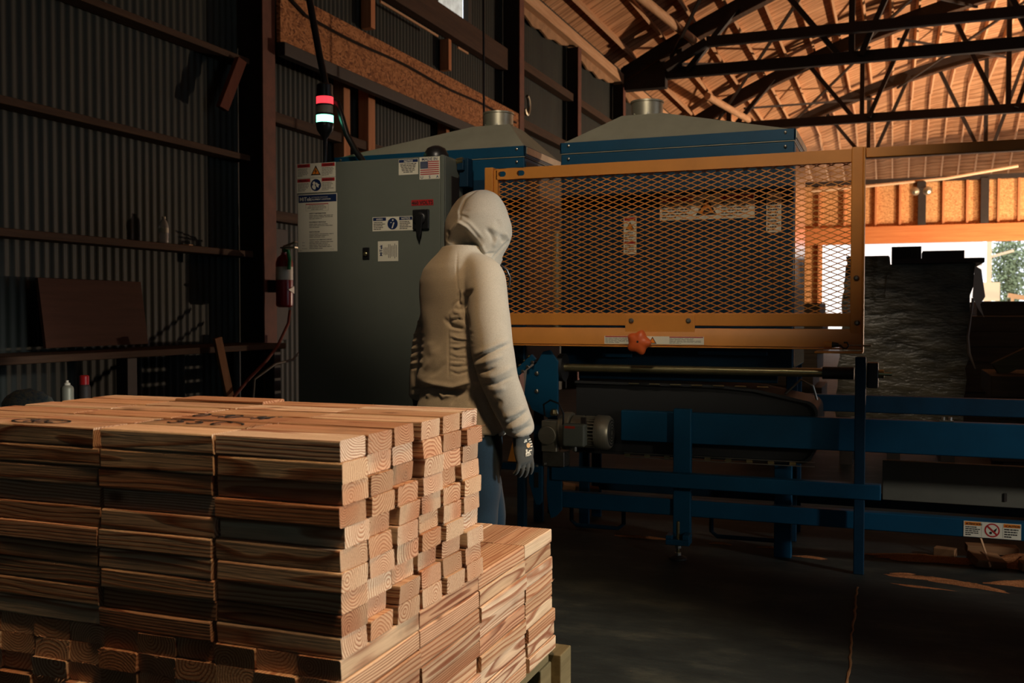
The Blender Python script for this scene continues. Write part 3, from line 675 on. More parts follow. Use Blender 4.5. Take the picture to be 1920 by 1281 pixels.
tag(o, 'thick black hose dropping from the roof behind the signal light', 'hose')
o = MB().tube([(-3.1, 5.09, 2.48), (-3.045, 5.09, 2.46), (-3.02, 5.09, 2.38), (-2.985, 5.09, 2.27), (-2.92, 5.08, 2.17), (-2.86, 5.06, 2.105), (-2.84, 5.05, 2.084)], .018, 12).build('signal_cable', M['blackpl'], origin=(-2.84, 5.05, 2.084))
tag(o, 'black cable curving from the signal light down to the cabinet top', 'cable')

M['mirror'] = plain('polished_sheet', S(200, 196, 200), .18, .95)
# ------------------------------------------------------------------ two blue machine enclosures with extraction hoods
def enclosure(x0, x1, xc, label, stickers):
    rt = empty('machine_enclosure', ((x0 + x1) / 2, 5.5, .0), label, 'machine', 'twin blue machine cabinets')
    y0, y1, z0, zt = 5.2, 5.84, .95, 2.1
    MB().box(x0 + .006, x1 - .006, y0 + .004, y1, z0, zt).build('body', M['blue'], rt, bevel=.006)
    MB().box(x0, x1, y0, y0 + .012, 2.105, 2.164).box(x0, x1, y1 - .012, y1, 2.105, 2.164).box(x0, x0 + .012, y0, y1, 2.105, 2.164).box(x1 - .012, x1, y0, y1, 2.105, 2.164).build('top_band', M['blue'], rt, bevel=.004)
    MB().box(x0 + .012, x1 - .012, y0 + .0005, y0 + .0035, .955, 1.985).build('front_panel', M['bluedark'], rt, smooth=0)  # thin dark sheet over the blue body, painted shade behind the mesh
    for x in (x0 + .05, x1 - .05):
        for z in (2.145, 2.075): MB().lathe((x, y0 - .001, z), [(.008, 0), (.007, .004), (.003, .006)], 10, (0, -1, 0)).build('bolt', M['steel'], rt)
    zr, hw = 2.325, .115
    b = [(x0 + .004, y0 + .003, 2.158), (x1 - .004, y0 + .003, 2.158), (x1 - .004, y1 - .003, 2.158), (x0 + .004, y1 - .003, 2.158)]
    t = [(xc - hw, 5.5 - hw, zr), (xc + hw, 5.5 - hw, zr), (xc + hw, 5.5 + hw, zr), (xc - hw, 5.5 + hw, zr)]
    low = [(p[0], p[1], 2.1) for p in b]
    MB().add(low + b + t, [(0, 1, 5, 4), (1, 2, 6, 5), (2, 3, 7, 6), (3, 0, 4, 7), (4, 5, 9, 8), (5, 6, 10, 9), (6, 7, 11, 10), (7, 4, 8, 11), (8, 9, 10, 11), (3, 2, 1, 0)]).build('extraction_hood', M['sheet'], rt, bevel=.003)
    MB().box(x1 - .003, x1 + .004, y0 + .02, y1 - .02, 2.12, 2.158).build('side_flange', M['galv'], rt, smooth=0)
    MB().box(x1 - .006, x1 - .001, y0 + .03, y1 - .03, .96, 2.08).build('side_panel', M['irondark'], rt, smooth=0, label='dark side panel') if not stickers else MB().box(x1 - .006, x1 - .001, y0 + .03, y1 - .03, .96, 2.08).build('side_panel', M['mirror'], rt, smooth=0, label='shiny bare-metal side panel')  # left cabinet's panel is coloured dark to keep that side in shade
    MB().lathe((xc, 5.5, zr - .004), [(.088, 0), (.088, .082), (.093, .085), (.093, .094), (.086, .096), (.084, .02)], 40).build('duct_collar', M['galv'], rt)
    for a in range(6): MB().cyl((xc + .088 * math.cos(a), 5.5 + .088 * math.sin(a), zr + .012), (xc + .093 * math.cos(a), 5.5 + .093 * math.sin(a), zr + .012), .006, n=8).build('rivet', M['steel'], rt)
    for x in (x0 + .04, x1 - .04):
        for y in (5.545, 5.8): MB().box(x - .03, x + .03, y - .012, y + .012, 0, z0).build('leg', M['bluedark'], rt, bevel=.004)
    return rt
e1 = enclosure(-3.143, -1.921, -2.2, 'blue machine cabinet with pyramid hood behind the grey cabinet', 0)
e2 = enclosure(-1.719, -.474, -1.305, 'blue machine cabinet with pyramid hood directly behind the yellow mesh guard', 1)
Ye = 5.2003
s = Sticker(-1.163, 1.722, .49, .128, Ye)
for x0 in (.006, .314): s.rect(x0, .096, x0 + .17, .122, 'red').text(['PELIGRO', 'DANGER'][x0 > .1], x0 + .085, .1, .02, 'ink', 'CENTER', 2, bold=.0004).lines(x0 + .006, x0 + .165, .008, .09, 6, 'ink', .4, seed=x0 * 77)
s.tri(.245, .058, .058); s.poly([(.225, .035), (.265, .035), (.262, .05), (.25, .062), (.235, .052)], 'ink', 3); s.build(e2, 'wide danger label with a yellow triangle')
s = Sticker(-1.359, 1.55, .07, .2, Ye); s.rect(.004, .178, .066, .196, 'red').tri(.035, .145, .026).lines(.008, .062, .06, .12, 5, 'ink', .4, seed=8).rect(.004, .055, .066, .068, 'red').lines(.008, .062, .008, .05, 4, 'ink', .4, seed=9); s.build(e2, 'narrow upright danger label')
s = Sticker(-.615, 1.645, .074, .2, Ye); s.lines(.006, .068, .006, .195, 13, 'ink', .4, seed=10); s.build(e2, 'narrow upright text label')
MB().box(-.583, -.571, 5.198, 5.2004, 1.39, 1.485).build('door_slot', M['irondark'], e2, smooth=0)
o = MB().cyl((-1.745, 5.24, 1.42), (-1.745, 5.24, 1.69), .025, n=20).cyl((-1.745, 5.24, 1.1), (-1.745, 5.24, 1.419), .022, n=20).build('gas_strut', M['galv'], origin=(-1.745, 5.24, 1.1))
tag(o, 'bright upright metal tube between the two blue cabinets, behind the mesh', 'tube')

# ------------------------------------------------------------------ yellow mesh guard
gd = empty('mesh_guard', (-1.1, 4.95, 1.06), 'yellow expanded-metal guard panel hanging in front of the machine, right of the worker', 'guard')
yg0, yg1 = 4.95, 4.99
rail = MB()
# top rail with two slots at its left end
xa, xb, zt0, zt1 = -1.994, -.196, 1.945, 2.005
def slot_rail():
    bm = bmesh.new(); mb = MB()
    xs = [xa]; sl = [(-1.982, -1.938), (-1.876, -1.832)]
    def slot_pts(a, b, n=8):
        zc = 1.975; r = .014; out = []
        for i in range(n + 1): t = -pi / 2 + pi * i / n; out.append((b - r + r * math.cos(t), zc + r * math.sin(t)))
        for i in range(n + 1): t = pi / 2 + pi * i / n; out.append((a + r + r * math.cos(t), zc + r * math.sin(t)))
        return out
    cur = xa
    for a, b in sl:
        mid0, mid1 = a - .004, b + .004
        mb.box(cur, mid0, yg0, yg1, zt0, zt1)
        pts = slot_pts(a, b); n = len(pts)
        def outer(p):
            x, z = p; cx, cz = (a + b) / 2, 1.975; dx, dz = x - cx, z - cz
            k = min((.5 * (mid1 - mid0)) / max(abs(dx), 1e-6), (.03) / max(abs(dz), 1e-6)); return (cx + dx * k, cz + dz * k)
        vs = []; fs = []
        for yy in (yg0, yg0 + .006):
            vs += [(p[0], yy, p[1]) for p in pts] + [(outer(p)[0], yy, outer(p)[1]) for p in pts]
        for i in range(n):
            j = (i + 1) % n
            fs += [(i, j, n + j, n + i), (2 * n + i, 3 * n + i, 3 * n + j, 2 * n + j), (i, 2 * n + i, 2 * n + j, j)]
        mb.add(vs, fs); mb.box(mid0, mid1, yg0, yg1, zt0, 1.947).box(mid0, mid1, yg0, yg1, 2.003, zt1)
        cur = mid1
    mb.box(cur, xb, yg0, yg1, zt0, zt1); return mb
slot_rail().build('top_rail', M['yellow'], gd)
MB().box(-2.056, -2.008, yg0 - .012, yg1, 1.06, 2.012).box(-2.008, -1.985, yg0, yg1, 1.06, 2.0).build('side_post', M['yellow'], gd, bevel=.004)
MB().box(-.197, -.143, yg0 - .012, yg1, 1.1, 2.013).build('side_post', M['yellow'], gd, bevel=.006)
MB().box(-1.985, -.145, yg0 - .004, yg1, 1.172, 1.235).build('mid_rail', M['yellow'], gd, bevel=.004)
ch = MB(); 
ch.add([(-1.985, 4.945, 1.16), (-.14, 4.945, 1.16), (-.14, 4.93, 1.12), (-1.985, 4.93, 1.12), (-1.985, 4.925, 1.074), (-.14, 4.925, 1.074), (-.14, 4.985, 1.074), (-1.985, 4.985, 1.074), (-1.985, 4.985, 1.16), (-.14, 4.985, 1.16)], [(0, 1, 2, 3), (3, 2, 5, 4), (4, 5, 6, 7), (7, 6, 9, 8), (8, 9, 1, 0), (0, 3, 4, 7, 8), (1, 9, 6, 5, 2)])
ch.box(-1.985, -.14, 4.921, 4.985, 1.064, 1.071); ch.build('lower_channel', M['yellow'], gd, bevel=.002)
MB().box(-1.281, -.927, yg0 - .012, yg0 - .0045, 1.118, 1.228).build('joining_plate', M['yellow'], gd, bevel=.002)
for x, z, y in ((-1.249, 1.197, 4.938), (-.958, 1.198, 4.938), (-.165, 1.19, 4.938), (-.17, 1.4, 4.938)):
    MB().lathe((x, y, z), [(.013, 0), (.013, .006), (.006, .012)], 12, (0, -1, 0)).build('bolt', M['steel'], gd)
MB().box(-.143, -.135, 4.9, 4.985, 1.05, 2.005).build('end_plate', M['yellow'], gd, bevel=.002)
MB().box(-.35, -.137, 4.86, 4.985, 1.048, 1.056).build('bottom_bracket', M['yellow'], gd, bevel=.002)
# expanded metal: two families of strands
mm = MB(); X0, X1, Z0, Z1 = -1.99, -.195, 1.232, 1.952; dx, dz = .0667, .0266
sl = dz / dx
for fam in (1, -1):
    for k in range(-40, 80):
        # line z = Z0 + fam*sl*(x-X0) + k*dz
        pts = []
        c0 = Z0 + k * dz + (0 if fam == 1 else 0)
        f = lambda x: c0 + fam * sl * (x - X0)
        xs2 = sorted([X0, X1] + [X0 + (zz - c0) / (fam * sl) for zz in (Z0, Z1)])
        pts = [x for x in xs2 if X0 - 1e-6 <= x <= X1 + 1e-6 and Z0 - 1e-6 <= f(x) <= Z1 + 1e-6]
        if len(pts) >= 2 and pts[-1] - pts[0] > .01:
            a, b = pts[0], pts[-1]; yy = 4.972 + fam * .0008
            mm.bar((a, yy, f(a)), (b, yy, f(b)), .003, .0041, (0, 0, 1))
mm.build('mesh_panel', M['yellow'], gd, smooth=0)
s = Sticker(-1.386, 1.079, .508, .04, 4.9245)
s.rect(.004, .034, .17, .039, 'red').lines(.004, .17, .004, .032, 5, seed=31).rect(.336, .034, .504, .039, 'red').lines(.336, .504, .004, .032, 5, seed=32).tri(.25, .016, .022); s.build(gd, 'long narrow warning label')
kb = MB()
nl = 48
prof = []
for h, rr_ in ((0, .03), (.006, .05), (.022, .058), (.036, .052), (.044, .03), (.046, .01)):
    prof.append([Vector((-1.2 + rr_ * (1 + .13 * math.cos(5 * a)) * math.cos(a), 4.918 - h, 1.088 + rr_ * (1 + .13 * math.cos(5 * a)) * math.sin(a))) for a in [2 * pi * i / nl for i in range(nl)]])
kb.rings(prof); kn = kb.build('clamp_knob', M['knobred'], gd, label='orange lobed hand knob', smooth=1.2)
MB().cyl((-1.2, 4.873, 1.092), (-1.2, 4.8705, 1.092), .006, n=10).build('knob_hole', M['ink'], kn)
# turnbuckle with hook
tb = MB().cyl((-.31, 4.905, 1.088), (-.275, 4.905, 1.087), .016, n=14).build('turnbuckle', M['yellow'], gd)
MB().cyl((-.275, 4.905, 1.087), (-.245, 4.905, 1.086), .015, .01, n=12).build('turnbuckle_nut', M['blackpl'], tb)
MB().tube([(-.25, 4.905, 1.086), (-.235, 4.905, 1.083), (-.225, 4.905, 1.072), (-.21, 4.905, 1.07), (-.2, 4.905, 1.082), (-.206, 4.905, 1.098), (-.222, 4.905, 1.098)], .0045, 8).build('hook', M['blackpl'], tb)
MB().tube([(-.205, 4.905, 1.084), (-.19, 4.905, 1.085), (-.1, 4.905, 1.084)], .004, 8).cyl((-.15, 4.905, 1.0845), (-.143, 4.905, 1.0845), .008, n=6).build('eye_bolt', M['steel'], tb)
# the next guard frame to the right
g2 = MB().box(-.134, 3.2, 4.955, 4.99, 1.962, 2.008).build('guard_rail', M['yellow'], origin=(-.134, 4.97, 1.962), bevel=.004)
tag(g2, 'yellow horizontal guard rail running off to the right of the mesh panel', 'rail')

# ------------------------------------------------------------------ the roller conveyor under the guard
cv = empty('roller_conveyor', (-.5, 5.2, 0), 'blue roller and belt conveyor frame standing under the yellow guard', 'conveyor')
B = M['blue']; D = M['bluedark']
MB().box(-1.33, 2.6, 5.04, 5.1, .57, .728).build('side_beam', B, cv, bevel=.006)
MB().box(-1.68, -.052, 4.94, 5.0, .357, .43).build('lower_beam', B, cv, bevel=.006)
MB().box(-1.66, 2.6, 5.02, 5.08, .2, .285).build('base_rail', B, cv, bevel=.006)
MB().box(-.45, 2.6, 5.56, 5.62, .71, .8).build('rear_beam', D, cv, bevel=.006)
MB().box(-1.6, 2.6, 5.6, 5.66, .2, .28).build('rear_rail', D, cv, bevel=.006)
MB().box(-.05, 2.6, 5.3, 5.34, .3, .5).build('side_board', paint('grey_skirt', S(92, 90, 80), .7, 0, .15, 5, .1, 100), cv, bevel=.004)
for i, x in enumerate((-.16, .5)): MB().box(x, x + .012, 5.294, 5.3, .33, .37).build('clip', M['irondark'], cv, smooth=0)
MB().box(-1.045, -.955, 5.0, 5.04, .1, .75).build('leg', B, cv, bevel=.005)
MB().box(-.172, -.124, 4.945, 4.985, 0, 1.03).build('leg', D, cv, bevel=.004)
MB().box(-.56, -.475, 5.15, 5.2, .0, .79).build('leg', B, cv, bevel=.004)
for x in (1.2, 2.3): MB().box(x, x + .08, 5.1, 5.16, 0, .75).build('leg', D, cv, bevel=.004)
ft = MB().box(-1.064, -.946, 4.915, 5.0, .072, .1).box(-1.064, -1.03, 4.915, 5.0, .1, .12).box(-.98, -.946, 4.915, 5.0, .1, .125).build('foot_bracket', B, cv, bevel=.004)
MB().cyl((-1.005, 4.94, .03), (-1.005, 4.94, .19), .0085, n=12).build('levelling_screw', M['brass'], ft)
[MB().cyl((-1.005, 4.94, z), (-1.005, 4.94, z + .012), .017, n=6).build('nut', M['steel'], ft) for z in (.055, .02)]
MB().lathe((-1.005, 4.94, 0), [(.045, 0), (.045, .008), (.02, .02)], 20).build('foot_pad', M['black'], ft)
# frames near the ground
for x0, x1 in ((-1.68, -1.38), (-.9, -.5)): MB().tube([(x0, 5.3, .2), (x0, 5.3, .075), (x0 + .03, 5.3, .05), (x1 - .03, 5.3, .05), (x1, 5.3, .075), (x1, 5.3, .2)], .012, 8).build('base_loop', D, cv)
# end plates
def plate(name, pts, y0, y1, m, holes=()):
    o = MB().prism([(x, y0, z) for x, z in pts], (0, y1 - y0, 0)).build(name, m, cv, bevel=.003); return o
ep = plate('end_plate', [(-1.80, .72), (-1.71, .68), (-1.655, .7), (-1.655, .98), (-1.70, 1.04), (-1.74, 1.03), (-1.775, .97), (-1.83, .93), (-1.845, .8)], 4.98, 5.0, B)
for x, z in ((-1.772, .915), (-1.772, .82)): MB().lathe((x, 4.98, z), [(.012, 0), (.011, .008), (.005, .012)], 10, (0, -1, 0)).build('bolt', M['steel'], ep)
an = MB().obox((-1.835, 4.962, .955), Vector((.055, 0, .05)), (0, .012, 0), Vector((-.012, 0, .013))).build('slanted_cleat', B, cv, bevel=.003)
for i in range(4):
    p = Vector((-1.875 + i * .027, 4.95, .915 + i * .0245)); MB().lathe(p + Vector((-.012, 0, .018)), [(.0075, 0), (.006, .006)], 8, (-.6, -.4, .7)).build('bolt', M['brass'], an)
    MB().lathe(p + Vector((.006, -.002, -.012)), [(.009, 0), (.006, .012)], 8, (.5, -.7, -.4)).build('bolt', M['steel'], an)
sp = plate('slotted_plate', [(-1.80, .44), (-1.725, .44), (-1.725, .24), (-1.74, .222), (-1.76, .222), (-1.775, .26), (-1.80, .34)], 4.93, 4.945, B)
MB().box(-1.768, -1.745, 4.927, 4.931, .315, .395).build('slot', M['ink'], sp, smooth=0)
plate('curved_plate', [(-1.705, .43), (-1.625, .43), (-1.625, .2), (-1.655, .165), (-1.685, .15), (-1.70, .2), (-1.71, .3)], 4.955, 4.97, B)
# roller with shaft
ro = MB().cyl((-1.66, 5.06, .945), (-.327, 5.06, .945), .022, n=24).build('roller_shaft', M['brass'], cv)
MB().cyl((-.326, 5.06, .945), (-.18, 5.06, .945), .03, n=24).build('shaft_sleeve', M['black'], ro)
MB().cyl((-1.67, 5.06, .945), (-1.64, 5.06, .945), .075, n=28).build('shaft_flange', M['black'], ro)
MB().cyl((-1.672, 5.055, .945), (-1.655, 5.055, .945), .052, n=28).build('red_ring', plain('red_plastic', S(150, 30, 34), .4), ro)
MB().box(-.122, -.07, 5.0, 5.11, .88, 1.0).build('bearing_block', M['black'], cv, bevel=.006)
MB().cyl((-.07, 5.055, .945), (-.045, 5.055, .945), .02, n=16).cyl((-.045, 5.055, .945), (-.01, 5.055, .945), .008, n=10).build('shaft_end', M['brass'], cv)
# belt carriage: black side cheek with a rounded right end, belt loop round it
def loop(x0, x1, za, zb, r, n=12):
    pts = [(x0, za), (x0, zb)]
    pts += [(x1 - .5, zb - .005), (x1 - .3, zb - .02), (x1 - .15, zb - .05)] + [(x1 - .06 + .06 * math.sin(t), zb - .13 + .06 * math.cos(t)) for t in np.linspace(.2, 1.4, 6)]
    pts += [(x1, (za + zb) / 2)] + [(x1 - .08 + .08 * math.cos(t), za + .1 - .1 * math.sin(t)) for t in np.linspace(0, 1.5, 6)]
    return pts
L0 = loop(-1.6, -.36, .5, .86, .1)
MB().prism([(x, 5.13, z) for x, z in L0], (0, .02, 0)).build('side_cheek', M['black'], cv)
inner = L0; outer = [(x + (.0 if i < 2 else .012), z + (-.012 if i in (0,) or i > len(L0) - 4 else .012)) for i, (x, z) in enumerate(L0)]
MB().rings([[(a[0], 5.1, a[1]), (b[0], 5.1, b[1]), (b[0], 5.5, b[1]), (a[0], 5.5, a[1])] for a, b in zip(inner[1:] + inner[:1], outer[1:] + outer[:1])]).build('belt', M['black'], cv)
for i in range(9): MB().box(-1.32 + i * .105, -1.29 + i * .105, 5.085, 5.099, .482, .497).build('belt_cleat', M['brass'], cv, smooth=0)
for i in range(7): MB().box(-1.3 + i * .11, -1.245 + i * .11, 5.085, 5.099, .864, .869).build('belt_cleat', M['brass'], cv, smooth=0)
MB().box(-1.32, -.36, 5.075, 5.084, .478, .482).box(-1.32, -.36, 5.075, 5.084, .5, .503).build('chain_guide', M['steel'], cv, smooth=0)
MB().tube([(-.52, 5.2, .82), (-.44, 5.2, .9), (-.38, 5.2, .87), (-.36, 5.2, .8)], .006, 8).build('hose_loop', M['steel'], cv)
MB().box(-1.6, -.55, 5.17, 5.19, .88, .94).build('cross_channel', D, cv, bevel=.004)
MB().box(-1.46, -1.3, 5.15, 5.165, 1.0, 1.02).box(-.95, -.6, 5.15, 5.165, 1.02, 1.04).build('cable_tray', B, cv, bevel=.003)
for x, z in ((.23, .745),): 
    nb = MB().box(x - .03, x + .03, 5.045, 5.07, .729, .735).cyl((x - .015, 5.06, .735), (x - .015, 5.06, .75), .01, n=6).cyl((x + .015, 5.06, .735), (x + .015, 5.06, .75), .01, n=6).build('clamp_bolts', M['steel'], cv)
s = Sticker(.307, .205, .238, .072, 5.0195)
for x0, wd in ((.004, 'ATENCION'), (.166, 'CAUTION')):
    s.rect(x0, .053, x0 + .068, .0695, 'orangeink').text(wd, x0 + .04, .056, .013, 'ink', 'CENTER', 2, bold=.0003).tri(x0 + .008, .06, .006, 'red').lines(x0 + .003, x0 + .066, .005, .05, 5 if x0 < .1 else 4, 'ink', .5, seed=x0 * 50)
s.rect(.0745, .003, .0752, .069, 'inkgrey').rect(.1625, .003, .1632, .069, 'inkgrey').disc(.119, .036, .032, 'red').disc(.119, .036, .0255, 'white', 2)
s.disc(.113, .024, .006, 'ink', 3).poly([(.118, .03), (.14, .05), (.135, .034), (.13, .028)], 'ink', 3).poly([(.098, .051), (.103, .056), (.14, .021), (.135, .016)], 'red', 4)
s.build(cv, 'white and orange caution label')
# gear motor
gm = empty('gear_motor', (-1.53, 4.95, .53), 'small grey electric gear motor beside the gloved hand', 'motor')
mc = Vector((-1.47, 4.985, .615))
MB().lathe((-1.575, mc.y, mc.z), [(.07, 0), (.085, .01), (.085, .06), (.078, .065), (.078, .1)], 32, (1, 0, 0)).build('motor_body', M['galv'], gm)
fb = MB()
for i in range(28):
    a = 2 * pi * i / 28; d = Vector((0, math.cos(a), math.sin(a))); fb.bar(Vector((-1.5, mc.y, mc.z)) + d * .074, Vector((-1.435, mc.y, mc.z)) + d * .074, .006, .02, d)
fb.build('cooling_fins', M['galv'], gm, smooth=0)
fc = MB().lathe((-1.44, mc.y, mc.z), [(.088, 0), (.09, .004), (.088, .06), (.078, .074), (.05, .078), (.02, .078)], 36, (1, 0, 0)).build('fan_cowl', M['galv'], gm)
gr = MB()
for r_ in (.02, .035, .05, .065): gr.lathe((-1.3625 + .0 - (.002 if r_ > .06 else 0), mc.y, mc.z), [(r_ - .004, 0), (r_ - .004, .002), (r_ + .003, .002), (r_ + .003, 0)], 28, (1, 0, 0))
gr.build('cowl_grille', M['black'], fc)
MB().box(-1.5, -1.475, 4.885, 4.905, .63, .7).build('rating_plate', M['irondark'], fc, smooth=0)
tbx = MB().box(-1.59, -1.47, 4.85, 4.91, .55, .668).build('terminal_box', M['grey'], gm, bevel=.012)
MB().box(-1.575, -1.52, 4.8485, 4.8505, .645, .657).build('name_strip', plain('red_orange_strip', S(190, 60, 40), .5), tbx, smooth=0)
MB().cyl((-1.53, 4.88, .525), (-1.53, 4.88, .55), .012, n=12).build('cable_gland', M['steel'], tbx)
MB().cyl((-1.62, mc.y, mc.z), (-1.575, mc.y, mc.z), .1, n=28).cyl((-1.64, mc.y, mc.z), (-1.62, mc.y, mc.z), .085, n=28).box(-1.72, -1.635, 4.9, 4.975, .51, .675).cyl((-1.68, 4.9, .6), (-1.68, 4.87, .6), .05, n=20).build('gearbox', M['galv'], gm, bevel=.006)
MB().box(-1.72, -1.6, 4.92, 5.02, .432, .51).build('mounting_foot', M['steel'], gm, bevel=.004)
MB().tube([(-1.7, 4.9, .7), (-1.7, 4.88, .76), (-1.66, 4.87, .785), (-1.61, 4.86, .77), (-1.585, 4.86, .72), (-1.59, 4.87, .66)], .005, 8).build('cable', M['blackpl'], gm)
MB().lathe((-1.66, 4.93, .7), [(.018, 0), (.022, .01), (.016, .03), (.006, .035)], 12).build('breather', M['brass'], gm)
for x, z in ((-1.745, .43), (-1.70, .445)): MB().lathe((x, 4.9, z), [(.01, 0), (.01, .01)], 8).build('bolt', M['steel'], gm)
ob = MB().prism([(-1.93, 4.95, .44), (-1.86, 4.95, .44), (-1.85, 4.95, .54), (-1.9, 4.95, .55)], (0, .05, 0)).build('yellow_bracket', M['yellow'], origin=(-1.9, 4.97, .44), bevel=.004)
tag(ob, 'small orange steel bracket between the jeans and the gloved hand', 'bracket')
ss = MB().box(-2.1, -1.81, 4.93, 5.0, .4, .438).build('support_shelf', M['bluedark'], origin=(-1.9, 4.97, .4), bevel=.004)
tag(ss, 'dark steel shelf under the orange bracket beside the motor', 'shelf')
for x in (-2.06, -1.85): MB().box(x - .02, x + .02, 4.94, 4.99, 0, .4).build('leg', M['bluedark'], ss, bevel=.003)
# ------------------------------------------------------------------ the worker
PER = Vector((-1.56, 3.5, 0)); PRZ = math.radians(-20)
TOC = Vector((.692, -.722, 0)); UL = Vector((.722, .692, 0))       # towards the visible side / across it, in the body's own axes
def fabric(name, a, b, sc=420, rough=.9, bump=.5):
    t = NT(name); co = t.coord(); n = t.noise(co, sc, 3, .7); n2 = t.noise(co, 14, 4, .6)
    c = t.ramp(n, [(.3, S(*a)), (.7, S(*b))]); c = t.mix(.35, c, t.ramp(n2, [(.3, (.82, .82, .82)), (.65, (1, 1, 1))]), 'MULTIPLY')
    t.bump(n, bump, .0012); t.b.inputs['Sheen Weight'].default_value = .15
    return t.set(c, rough, 0, .2)
M['hoodie'] = fabric('heather_sweat_fabric', (158, 154, 142), (188, 184, 171))
M['denim'] = fabric('dark_denim', (12, 30, 42), (25, 50, 66), 500)
M['glove'] = fabric('grey_knit_glove', (58, 60, 58), (82, 84, 80), 700)
M['skin'] = plain('skin', S(196, 146, 116), .55)
M['boot'] = paint('boot_leather', S(60, 46, 36), .6, 0, .2, 8, .2, 120)

def remesh(mb, voxel, smooth=4, name='m'):
    me = mb.mesh(name, smooth=0); o = bpy.data.objects.new(name, me); link(o)
    r = o.modifiers.new('r', 'REMESH'); r.mode = 'VOXEL'; r.voxel_size = voxel; r.use_smooth_shade = True
    if smooth: s = o.modifiers.new('s', 'SMOOTH'); s.iterations = smooth; s.factor = .5
    dg = bpy.context.evaluated_depsgraph_get(); out = bpy.data.meshes.new_from_object(o.evaluated_get(dg))
    bpy.data.objects.remove(o); return out
def vcoords(me):
    n = len(me.vertices); co = np.empty(n * 3); me.vertices.foreach_get('co', co); no = np.empty(n * 3); me.vertices.foreach_get('normal', no)
    return co.reshape(-1, 3), no.reshape(-1, 3)
def setco(me, co): me.vertices.foreach_set('co', co.ravel()); me.update()
def uz(px, py): return np.array([(px - 862) * .002024, 1.24 - (py - 586) * .002024])
def folds(co, no, fl, face=True):
    """cloth folds: (polyline in u/z of the visible side, width, height) pushed along the normal"""
    u = co[:, 0] * UL.x + co[:, 1] * UL.y; P = np.stack([u, co[:, 2]], 1)
    vis = np.clip((no @ np.array(TOC)) * 2.5 + .2, 0, 1) if face else 1
    disp = np.zeros(len(co))
    for pts, sg, amp in fl:
        pts = [uz(*p) for p in pts]; best = np.full(len(co), 9.)
        L = sum(np.linalg.norm(b - a) for a, b in zip(pts, pts[1:])); acc = 0; tt = np.zeros(len(co))
        for a, b in zip(pts, pts[1:]):
            ab = b - a; l = np.linalg.norm(ab); t = np.clip(((P - a) @ ab) / (l * l), 0, 1); d = np.linalg.norm(P - (a + t[:, None] * ab), axis=1)
            k = d < best; best = np.where(k, d, best); tt = np.where(k, (acc + t * l) / L, tt); acc += l
        w = .15 + .85 * np.clip(np.minimum(tt, 1 - tt) * 4, 0, 1) ** .8
        disp += amp * np.exp(-(best / (sg * (.7 + .3 * w))) ** 2) * w
    return co + no * (disp * vis)[:, None]
def ell(cx, cy, z, a, b, n=40, p=2.3):
    out = []
    for i in range(n):
        t = 2 * pi * i / n; c, s = math.cos(t), math.sin(t)
        out.append((cx + a * math.copysign(abs(c) ** (2 / p), c), cy + b * math.copysign(abs(s) ** (2 / p), s), z))
    return out
def limb(mb, pts, n=20, m=None):
    P = [Vector(p[:3]) for p in pts]; rr = [p[3] for p in pts]
    # resample smoothly
    Q = []; q = []
    for i in range(len(P) - 1):
        p0, p1, p2, p3 = P[max(i - 1, 0)], P[i], P[i + 1], P[min(i + 2, len(P) - 1)]
        for k in range(6):
            t = k / 6; Q.append(.5 * ((2 * p1) + (p2 - p0) * t + (2 * p0 - 5 * p1 + 4 * p2 - p3) * t * t + (-p0 + 3 * p1 - 3 * p2 + p3) * t ** 3)); q.append(rr[i] * (1 - t) + rr[i + 1] * t)
    Q.append(P[-1]); q.append(rr[-1]); mb.tube(Q, q, n, m)

# ---- body (continuous), mostly under the clothes
HC = Vector((.02, .09, 1.575)); HF = Vector((math.sin(math.radians(35)), math.cos(math.radians(35)), 0)); HS = Vector((HF.y, -HF.x, 0))
mb = MB()
mb.rings([ell(0, .0, .86, .15, .10), ell(0, 0, .95, .145, .10), ell(0, 0, 1.05, .128, .092), ell(0, .01, 1.18, .14, .10), ell(0, .01, 1.28, .148, .1), ell(0, 0, 1.36, .15, .08), ell(0, .01, 1.43, .07, .06)])
limb(mb, [(0, .02, 1.40, .05), (.015, .065, 1.46, .046), (.025, .105, 1.53, .046)])
hd = []
for z, hb, hf, w in ((-.115, .01, .075, .035), (-.1, -.03, .088, .05), (-.06, -.075, .09, .064), (-.02, -.09, .092, .07), (.02, -.095, .09, .073), (.06, -.085, .08, .068), (.09, -.06, .055, .05), (.107, -.02, .02, .02)):
    hb = hb * .62 + .018; w *= .88; c = HC + HF * (hf + hb) / 2 + Vector((0, 0, z)); h = (hf - hb) / 2
    hd.append([c + HF * h * math.cos(t) + HS * w * math.sin(t) for t in [2 * pi * i / 28 for i in range(28)]])
mb.rings(hd)
mb.prism([HC + HF * .085 + Vector((0, 0, .018)) + HS * .008, HC + HF * .085 + Vector((0, 0, .018)) - HS * .008, HC + HF * .085 + Vector((0, 0, -.035)) - HS * .016, HC + HF * .085 + Vector((0, 0, -.035)) + HS * .016], HF * .022)
for s in (-1, 1):
    e = HC + HS * s * .072 + HF * -.005 + Vector((0, 0, -.01)); mb.obox(e, HS * .008, HF * .018, Vector((0, 0, .03)))
mb.obox(HC + HF * .09 + Vector((0, 0, -.062)), HS * .024, HF * .006, Vector((0, 0, .006)))
limb(mb, [(.14, 0, 1.36, .05), (.185, -.045, 1.25, .045), (.222, -.06, 1.09, .04), (.252, -.025, .93, .035), (.275, .035, .80, .028), (.278, .04, .78, .027)])
limb(mb, [(-.11, .03, 1.36, .045), (-.155, .035, 1.25, .04), (-.18, .005, 1.13, .038), (-.192, -.004, 1.04, .036), (-.21, .002, .96, .032), (-.24, .016, .89, .028)])
